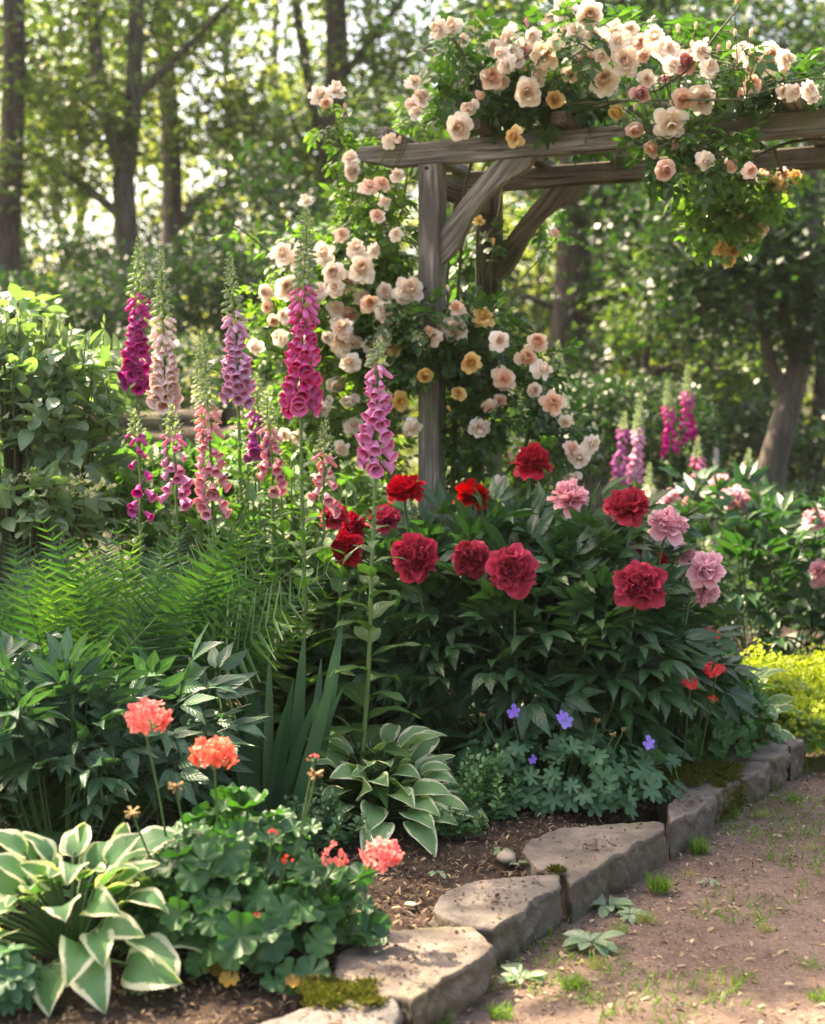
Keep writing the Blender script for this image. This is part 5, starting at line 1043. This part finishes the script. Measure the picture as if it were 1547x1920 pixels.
def pel_extra(t, st, b, P):
    umbel(t, st, b, 274, 1352, 96, dp + .05, 'coral'); umbel(t, st, b, 402, 1418, 92, dp - .08, 'coral', 40); umbel(t, st, b, 717, 1606, 86, dp - .05, 'coral', 38, root=(.16, -.02, .05)); umbel(t, st, b, 626, 1612, 52, dp - .1, 'coral', 16, squash=1.3); umbel(t, st, b, 588, 1422, 24, dp, 'coral', 6)
    umbel(t, st, b, 510, 1565, 26, dp - .1, 'scarlet', 5); umbel(t, st, b, 537, 1612, 26, dp - .15, 'scarlet', 5); umbel(t, st, b, 552, 1735, 24, dp - .2, 'scarlet', 5); umbel(t, st, b, 480, 1715, 20, dp - .25, 'scarlet', 4)
    for px, py in ((330, 1474), (424, 1590), (248, 1522), (592, 1450)): spent_head(t, st, b, px, py, dp - .1)
    dr = MB()
    for px, py, s in ((405, 1812, .034), (430, 1838, .022), (550, 1842, .018), (590, 1838, .014), (190, 1600, .02), (1156, 0, .0)):
        if s: q = gp(px, py, SOIL + .03) - b; dr.add(*xf(PLF[0], frames(np.array([[u(-1, 1), -.6, -.3]]), np.array([[.1, -.5, 1.]]))[0], q, s))
    dr.build('withered_leaves', M['pelarg_dry'], t)
mound('pelargonium', 'mounded pelargonium with coral flower heads between the two hostas', 'pelargonium', tuple(bpel), (.32, .26), .33, 360, .034, PLF, M['pelarg'], extra=pel_extra, group='pelargonium clumps')
bp2 = gp(1262, 1415, SOIL); d_2 = bp2[1]
def pel2(t, st, b, P):
    umbel(t, st, b, 1294, 1283, 36, 4.36, 'scarlet', 16); umbel(t, st, b, 1342, 1258, 46, 4.44, 'scarlet', 20); umbel(t, st, b, 1332, 1190, 38, 4.7, 'coral', 14); umbel(t, st, b, 1336, 1312, 24, 4.45, 'scarlet', 8)
mound('pelargonium', 'dark leaved pelargonium with small scarlet heads beside the edging stones', 'pelargonium', tuple(bp2), (.38, .26), .38, 560, .031, PLF, M['pelarg'], extra=pel2, group='pelargonium clumps')
bg_ = gp(1045, 1500, SOIL); dg = bg_[1]
def cr_extra(t, st, b, P):
    for px, py, dia in ((963, 1334, 30), (1061, 1352, 34), (1216, 1393, 30), (999, 1424, 20), (1052, 1342, 22)):
        d = dg - .12; p = at(px, py, d) - b; r = dia / 2 / FPX * d; o = MB().add(*VIO).build('flower', M['violet'], t); o.location = p; orient(o, (u(-.3, .3), -1, .4)); o.scale = (r * 1.0,) * 3; st.add(*tube(spline([(p[0] * .7, p[1] * .7, p[2] * .4), p * [.95, 1, .8], p], 8), .0014, 4))
    for px, py in ((1170, 1365), (1150, 1376), (905, 1340), (1120, 1350)): spent_head(t, st, b, px, py, dg - .1, .010)
mound('cranesbill', 'low cranesbill with lobed leaves and a few violet flowers by the long slab', 'cranesbill', tuple(bg_), (.35, .23), .25, 430, .033, CLF, M['cranes'], extra=cr_extra)
HB = [leaf(.6, 2, 4, 'ovate', .2, .5), leaf(.5, 2, 4, 'ellip', .2, .2)]
def herbs(label, base, rad, H, n, s, mat, name='herb', cat='plant', k=14, grp=None):
    t = thing(name, base, label, cat, grp); mb = MB(); st = MB()
    for q in range(k):
        a = u(0, 6.28); r = u(0, 1) ** .5; e = np.array([math.cos(a) * rad[0] * r, math.sin(a) * rad[1] * r, H * (1.05 - .5 * r) * u(.7, 1.1)]); Q = spline([e * [.5, .5, 0], e * [.8, .8, .5], e], 12); st.add(*tube(Q, .0016, 4))
        m = n // k; f = np.linspace(.15, 1, m); P = np.stack([np.interp(f, np.linspace(0, 1, 12), Q[:, j]) for j in range(3)], -1); A = np.arange(m) * 2.4; Y = np.c_[np.cos(A), np.sin(A), .3 + .7 * f ** 3]; mb.inst(HB[q % 2], P, frames(Y, np.array([0, -.1, 1.]) + rng.normal(0, .3, (m, 3))), s * (1.25 - .6 * f) * u(.8, 1.2, m))
    mb.build('foliage', mat, t); st.build('stem', M['stem'], t); return t
herbs('small bushy herb with oval leaves between the middle hosta and the cranesbill', tuple(gp(905, 1535, SOIL)), (.13, .14), .22, 620, .034, M['herb'], k=30)
herbs('thin upright seedling with pale leaves behind the middle hosta', tuple(gp(838, 1500, SOIL)), (.03, .02), .36, 20, .05, M['herb'], k=1)
herbs('low leafy herb between the coral pelargonium and the middle hosta', tuple(gp(590, 1590, SOIL)), (.14, .13), .17, 620, .032, M['cranes'], k=30)
herbs('grassy herb at the feet of the middle hosta', tuple(gp(850, 1570, SOIL)), (.10, .05), .10, 220, .03, M['herb'], k=16)

# leafy fillers --------------------------------------------------------
def leaf_clump(name, label, cat, base, n, L, mat, W=.46, spread=.12, upr=.7, group=None, shape='lance', nv=8):
    t = thing(name, base, label, cat, group); mb = MB()
    for k in range(n):
        a = k * 2.4 + rng.normal(0, .2); out = np.array([math.cos(a), math.sin(a), 0]); T = leaf(W, 4, nv, shape, .18, u(.5, 1.6), .03, 0, u(0, 6), -.3)
        mb.add(*xf(T, frames(norm(out + [0, 0, u(.1, upr * 2)])[None], np.array([[0, -.2, 1.]]))[0], out * spread * u(0, 1) + [0, 0, u(0, min(.12, L * .5)) if spread > .05 else .004], L * u(.6, 1.2)))
    mb.build('foliage', mat, t); return t
GLF = 'leaf rosettes between the foxgloves'
for px, d, n, L, lb in ((600, 4.45, 16, .30, 'broad leaf rosette at the foot of the tallest foxglove'), (500, 4.6, 18, .32, 'leaf rosette below the lilac foxglove'), (690, 4.5, 12, .28, 'leaf rosette at the foot of the rosy lilac foxglove'), (400, 4.8, 18, .32, 'leaf rosette below the pink and peach foxglove'),
                    (880, 4.75, 14, .20, 'leaf rosette in the shade under the red peonies behind the herb'), (990, 4.8, 14, .20, 'leaf rosette in the shade under the red peonies behind the cranesbill'), (1090, 4.85, 12, .18, 'leaf rosette in the shade under the right half of the red peonies'),
                    (760, 4.62, 12, .26, 'large puckered leaves just behind the middle hosta'), (310, 4.9, 18, .32, 'leaf rosette below the blush foxglove'), (220, 5.0, 14, .32, 'leaf rosette between ferns and magenta foxglove'), (620, 4.9, 14, .32, 'leaf rosette beside the left red peonies'), (540, 5.1, 18, .36, 'leaf rosette behind the tallest foxglove')):
    q = at(px, 800, d); leaf_clump('leaf_rosette', lb, 'foxglove plant', (q[0], q[1], SOIL), n, L, M['fox_leaf'], group=GLF)
def shoots(label, base, blobs, n, mat, s, name='foxglove_foliage'):
    """tall leafy stems filling the mid bed"""
    t = thing('tall_perennial', base, label, 'foliage plant', 'leafy stems between the foxgloves'); b = np.array(base); mb = MB(); st = MB()
    for k in range(n):
        c, r = blobs[k % len(blobs)]; e = np.array(c) + rng.normal(0, .5, 3) * r - b; Q = spline([e * [.8, .8, 0] + [0, 0, 0], e * [.9, .95, .5], e], 14); st.add(*tube(Q, .003, 5)); m = 15; f = np.linspace(.15, 1, m); P = np.stack([np.interp(f, np.linspace(0, 1, 14), Q[:, j]) for j in range(3)], -1)
        A = np.arange(m) * 2.4 + k; Y = np.c_[np.cos(A), np.sin(A), .5 + .6 * f ** 2]; 
        for i in range(m): mb.add(*xf(leaf(.46, 4, 7, 'lance', .15, u(.4, 1.9), .04, 0, u(0, 6), -.2), frames(norm(Y[i])[None], np.array([[0, 0, 1.]]))[0], P[i], s * (1.15 - .75 * f[i]) * u(.8, 1.2)))
    mb.build('foliage', mat, t); st.build('stem', M['fox_stem'], t)
q = at(480, 800, 4.7); shoots('leafy stems crowding below the lilac and tallest foxgloves', (q[0], q[1], SOIL), [(at(470, 1000, 4.75), (.16, .15, .12)), (at(540, 1020, 4.6), (.12, .12, .12)), (at(610, 1080, 4.6), (.10, .12, .10)), (at(420, 1010, 4.8), (.12, .12, .10))], 60, M['fox_leaf'], .23)
q = at(320, 800, 4.9); shoots('leafy stems crowding below the magenta and blush foxgloves', (q[0], q[1], SOIL), [(at(270, 930, 5.0), (.12, .12, .14)), (at(340, 960, 4.9), (.14, .12, .12)), (at(390, 1000, 4.8), (.10, .1, .1))], 40, M['fox_leaf'], .20)
q = at(560, 800, 5.2); shoots('leafy stems in front of the pale left rose', (q[0], q[1], SOIL), [(at(520, 900, 5.25), (.18, .12, .14)), (at(620, 930, 5.2), (.16, .12, .12)), (at(690, 960, 5.2), (.12, .12, .1)), (at(420, 880, 5.3), (.16, .12, .14))], 54, M['fox_leaf'], .20)
# pale shrub at the left
EL = [leaf(.52, 4, 5, 'ellip', .2, .5), leaf(.58, 4, 5, 'ovate', .15, .9), leaf(.5, 4, 5, 'ellip', .25, .1)]
bush('viburnum_bush', 'pale grey green bush with upright bud shoots at the left edge above the ferns', None, [(at(30, 780, 4.9), (.30, .25, .30), 3), (at(110, 720, 5.0), (.25, .2, .16), 2), (at(150, 850, 4.9), (.16, .2, .20), 1.3), (at(-60, 760, 4.9), (.2, .25, .4), 1.5), (at(20, 600, 5.0), (.15, .15, .10), .7), (at(40, 950, 4.7), (.30, .2, .16), 1.4)], 1500, .085, M['shrub'], EL, stemn=60, low=SOIL)
vb = [x for x in COL.objects if x.name == 'viburnum_bush'][0]; vo = np.array(vb.location); mb = MB()
for k in range(30):
    q = at(u(0, 200), u(590, 720), 4.85 + u(-.1, .1)) - vo; mb.add(*tube([q - [u(-.02, .02), 0, .12], q], .002, 4))
    for s in range(5): D = norm(np.array([u(-.5, .5), u(-.5, .5), 1.])); mb.add(*xf(leaf(.4, 2, 3, 'lance', .4, .3), frames(D[None], np.array([[0, -1., 0]]))[0], q - [0, 0, s * .012], u(.025, .045)), mat=1)
mb.build('bud_shoots', [M['stem'], M['bud_green']], vb)
sh = MB()
for (px, py) in ((60, 900), (90, 915), (130, 922), (165, 930), (110, 905), (195, 915), (150, 905)):
    q = at(px, py, 4.62) - vo
    for k in range(26): D = rdirs(1, -.2, 1)[0]; sh.add(*xf(leaf(.7, 2, 2, 'obov', .2, .5), frames(D[None], rdirs(1))[0], q + D * u(.005, .03), u(.012, .024)))
sh.build('faded_flowers', M['petalbits'], vb)
# lime froth
def froth(label, base, rad, H, n):
    t = thing('ladys_mantle', base, label, 'lady\'s mantle', None); D = rdirs(n, 0, 1); P = D * (u(.7, 1.05, n))[:, None] * [rad[0], rad[1], H] * (1 + .16 * noise3(D, 2.2, 4))[:, None]; mb = MB()
    mb.inst(xf(FLO, None, (0, 0, 0), 1), P, frames(norm(rdirs(n)), D + rng.normal(0, .5, (n, 3))), u(.006, .011, n)); mb.build('flower_froth', M['lime'], t)
    n2 = 140; D = rdirs(n2, -.1, .8); mb = MB(); P = D * [rad[0], rad[1], H] * .85; P = P[P[:, 2] > .01]; D = D[:len(P)]; mb.inst(disc_leaf(9, .15, .15, .04, 3, .2, 2, 27), P, frames(norm(rdirs(len(P), -.2, .2)), norm(P) + [0, -.2, .6]), .04); mb.build('foliage', M['lady_leaf'], t); return t
froth('frothy lime yellow lady\'s mantle at the right end of the edging', tuple(gp(1490, 1368, SOIL)), (.32, .26), .29, 6500)
froth('smaller lime yellow lady\'s mantle tumbling by the path at the right edge', tuple(gp(1560, 1395, SOIL)), (.24, .2), .18, 2400)
herbs('loose pale herb growing above the lime flowers', tuple(gp(1450, 1330, SOIL)), (.30, .22), .30, 1300, .035, M['cranes'], k=50)
herbs('low green herb behind the lime flowers at the right edge', tuple(gp(1530, 1310, SOIL)), (.30, .22), .22, 900, .04, M['lady_leaf'], k=34)
herbs('loose herb behind the scarlet pelargonium', tuple(gp(1330, 1340, SOIL)), (.26, .2), .36, 800, .035, M['lady_leaf'], k=30)
# low plants at the corners
mound('cranesbill', 'cranesbill leaves at the very bottom left corner', 'cranesbill', tuple(gp(-10, 1890, SOIL)), (.10, .09), .12, 60, .035, CLF, M['cranes'])
leaf_clump('leaf_rosette', 'dark crinkled leaves at the left edge above the big hosta', 'plant', tuple(gp(-15, 1690, SOIL)), 16, .16, M['pelarg'], W=.6, shape='ovate')

# ================================================================== small things on the ground
gt = leaf(.05, 1, 4, 'sword', .1, .9)
def tuft(px, py, n, h, mat, label, spread=.03, z=0.0):
    p = gp(px, py, z); o = MB(); D = norm(np.c_[rng.normal(0, .45, (n, 2)), np.ones(n)]); P = np.c_[rng.uniform(-1, 1, (n, 2)) * min(spread, .022), np.full(n, -.004)]
    o.inst(gt, P, frames(D, rdirs(n)), u(.5, 1.2, n) * h); ob = o.build('grass_tuft', M[mat]); ob.location = tuple(p); tag(ob, label, 'grass tuft', 'grass tufts on the path edge')
TUFTS = [(1235, 1668, 170, .055, 'grass', 'thick bright grass tuft beside the path below the long slab', .035), (1310, 1596, 190, .05, 'grass', 'wide grass tuft beside the dark blocky stone', .05), (1370, 1530, 110, .045, 'grass', 'grass tuft in front of the mossy stone', .05), (1437, 1742, 70, .028, 'grass_dry', 'small isolated grass tuft in the middle of the path', .016),
 (1130, 1640, 60, .05, 'grass', 'grass sprig growing against the long slab', .03), (900, 1850, 90, .05, 'grass', 'grass tuft below the joint of the buff and wedge stones', .04), (1075, 1850, 140, .040, 'grass', 'fresh green tuft near the sunlit patch of path', .04), (940, 1905, 90, .04, 'grass', 'grass at the bottom of the picture beside the lowest stones', .04), (1210, 1725, 110, .03, 'grass_dry', 'yellowish grass patch right of the rosette weed', .05),
 (1120, 1812, 120, .028, 'grass_dry', 'dry pale grass in the sunlit spot by the stones', .05), (1520, 1812, 60, .03, 'grass', 'low grass near the right edge of the path', .03), (1535, 1880, 110, .04, 'grass', 'grass clump at the bottom right corner', .03), (1430, 1530, 80, .035, 'grass_dry', 'thin grass on the path level with the mossy stone', .05), (1490, 1500, 90, .035, 'grass', 'grass patch on the path beyond the mossy stone', .06),
 (1520, 1590, 50, .025, 'grass_dry', 'sparse grass at the right edge beside the sunny spot', .04), (1290, 1640, 60, .022, 'grass_dry', 'sparse grass on the path right of the thick tuft', .05), (830, 1920, 70, .04, 'grass', 'grass sprouting at the foot of the lowest stone', .03), (1500, 1450, 80, .04, 'grass', 'grass strip at the foot of the last small stone', .06), (1160, 1745, 70, .03, 'grass', 'low grass above the rosette weed', .04)]
for a in TUFTS: tuft(*a)
def weed(px, py, n, L, label, z=0.0, mat='shrub'):
    leaf_clump('weed', label, 'weed', tuple(gp(px, py, z)), n, L, M[mat], W=.42, spread=.01, upr=.12, group='rosette weeds on the path', shape='obov', nv=5)
weed(1108, 1768, 17, .07, 'flat grey green rosette weed on the path below the long slab'); weed(1140, 1700, 14, .07, 'leafy weed growing against the near end of the long slab'); weed(1180, 1716, 12, .05, 'small weed right beside the leafy one at the slab')
weed(975, 1838, 10, .06, 'ragged weed at the foot of the wedge shaped stone'); weed(1330, 1655, 6, .03, 'tiny weed alone on the path'); weed(940, 1600, 9, .04, 'little weed in the mulch above the pebble', SOIL); weed(970, 1620, 10, .03, 'little weed right beside the pebble', SOIL); weed(820, 1640, 8, .03, 'small seedling in the mulch below the middle hosta', SOIL); weed(270, 1850, 8, .05, 'little sprig in the dark soil beside the big hosta', SOIL)
def pebble(px, py, r, z, label, sq=(1.3, 1, .6)):
    n = 14; a = np.linspace(0, 2 * math.pi, n, endpoint=False); th = np.linspace(-1.5, 1.5, 9); V = np.stack([np.cos(th)[:, None] * np.cos(a), np.cos(th)[:, None] * np.sin(a), np.sin(th)[:, None] * np.ones(n)], -1).reshape(-1, 3); V = V * (1 + .10 * noise3(V, .5, int(px)))[:, None] * sq * r
    i = np.arange(8)[:, None] * n; j = np.arange(n)[None]; F = np.stack([i + j, i + (j + 1) % n, i + n + (j + 1) % n, i + n + j], -1).reshape(-1, 4); o = MB().add(V, F).build('pebble', M['pebble']); o.location = tuple(gp(px, py, z) + [0, 0, r * .25]); o.rotation_euler[2] = u(0, 3); tag(o, label, 'pebble', 'loose pebbles')
pebble(950, 1612, .027, SOIL, 'smooth buff pebble lying behind the wedge shaped stone'); pebble(771, 1698, .012, SOIL, 'small white pebble in the mulch above the buff stone', (1.5, 1, .5)); pebble(845, 1712, .008, SOIL, 'tiny pale pebble at the tip of the wedge shaped stone'); pebble(1072, 1838, .008, 0, 'tiny pebble in the sun near the green tuft')
# litter and chips
def litter(name, n, fn, z, s, mat, label, W=.4, lift=.25):
    P = fn(n); P = np.c_[P, z(P)]; Y = norm(np.c_[rng.normal(0, 1, (len(P), 2)), rng.normal(0, lift, len(P))]); o = MB().inst(leaf(W, 2, 3, 'ellip', .2, .7), P, frames(Y, rng.normal(0, .3, (len(P), 3)) + [0, 0, 1]), u(.4, 1.3, len(P)) ** 1.5 * s).build(name, M[mat]); tag(o, label, 'litter', kind='stuff')
def on_path(n):
    P = np.c_[u(-.15, 2.0, n), u(2.7, 6.2, n)]; s = side(P); return P[(s < -.01) & (rng.random(n) < np.exp(s * 2.2) * .95 + .10)]
def in_bed(n):
    P = np.c_[u(-1.3, 1.6, n), u(2.6, 5.2, n)]; s = side(P); return P[(s > .10)]
zp = lambda P: terrain(np.c_[P, P[:, 0] * 0]) + noise3(np.c_[P, P[:, 0] * 0], 3.5, 5) * .0035 + .006
zb = lambda P: .055 + .02 * np.clip(side(P), 0, 1) + noise3(np.c_[P, P[:, 0] * 0], 2.6, 8) * .014 + .010
litter('leaf_litter', 8000, on_path, zp, .021, 'litter', 'pale dry leaf bits scattered on the path')
litter('path_debris', 26000, on_path, zp, .010, 'chips', 'dark bark crumbs scattered on the path', .5)
litter('bark_mulch', 30000, in_bed, zb, .021, 'chips', 'bark mulch covering the bed soil', .28, .5)
litter('mulch_litter', 3600, in_bed, zb, .020, 'litter', 'pale dry bits lying in the mulch', .3, .4)
def on_stone(n):
    out = []
    for (o, c, O) in stones[:5]:
        k = n // 5; a = rng.integers(0, len(O), k); f = u(0, .85, k)[:, None]; out.append(c + (O[a] - c) * f)
    return np.concatenate(out)
litter('stone_crumbs', 700, on_stone, lambda P: np.full(len(P), .106), .011, 'chips', 'soil crumbs lying on the edging stones', .6, .2)
gr = np.c_[u(-.2, 2.2, 30000), u(2.6, 7, 30000)]; s_ = side(gr); nn = noise3(np.c_[gr, gr[:, :1] * 0], 1.3, 77)
gr = gr[(s_ < -.03) & (nn + np.exp(s_ * 3.0) * .95 > .35)]; gr = np.c_[gr, zp(gr) - .006]
o = MB().inst(leaf(.13, 1, 3, 'sword', .1, .9), gr, frames(norm(np.c_[rng.normal(0, .6, (len(gr), 2)), np.ones(len(gr))]), rdirs(len(gr))), u(.012, .036, len(gr))).build('path_grass', M['grass']); tag(o, 'short sparse grass thinly greening the path', 'grass', kind='stuff')
# woodland ground cover behind the bed
n = 16000; P = np.c_[u(-5, 6, n), u(6.6, 12, n)]; keep = (side(P) > .3) | (P[:, 1] > 8.5); P = np.c_[P[keep], u(.0, .22, keep.sum())]
Q = np.c_[u(-2.2, 2.6, 9000), u(5.0, 6.7, 9000)]; Q = Q[side(Q) > .45]; P = np.r_[P, np.c_[Q, u(.08, .20, len(Q))]]
o = MB().inst(LF[0], P, frames(rdirs(len(P), -.3, .6), rng.normal(0, .5, (len(P), 3)) + [0, 0, 1]), u(.04, .10, len(P))).build('ground_cover', M['tree_dark']); tag(o, 'low green ground cover under the wood edge', 'ground cover', kind='stuff')

# ------------------------------------------------------------------ warm morning haze in the wood
hm, ht_ = newmat('haze'); pv = N(ht_, 'ShaderNodeVolumePrincipled'); pv.inputs['Color'].default_value = (.97, .97, .92, 1); pv.inputs['Density'].default_value = .0006; pv.inputs['Anisotropy'].default_value = .35
ho = N(ht_, 'ShaderNodeOutputMaterial'); ht_.links.new(pv.outputs[0], ho.inputs['Volume'])
hv = np.array([(x, y, z) for z in (-1.2, 12.6) for y in (-22, 113) for x in (-93, 93)], float)
h = MB().add(hv, np.array([[0, 2, 3, 1], [4, 5, 7, 6], [0, 1, 5, 4], [2, 6, 7, 3], [0, 4, 6, 2], [1, 3, 7, 5]])).build('haze', hm, smooth=False)
tag(h, 'thin warm haze filling the wood', 'haze', kind='stuff')
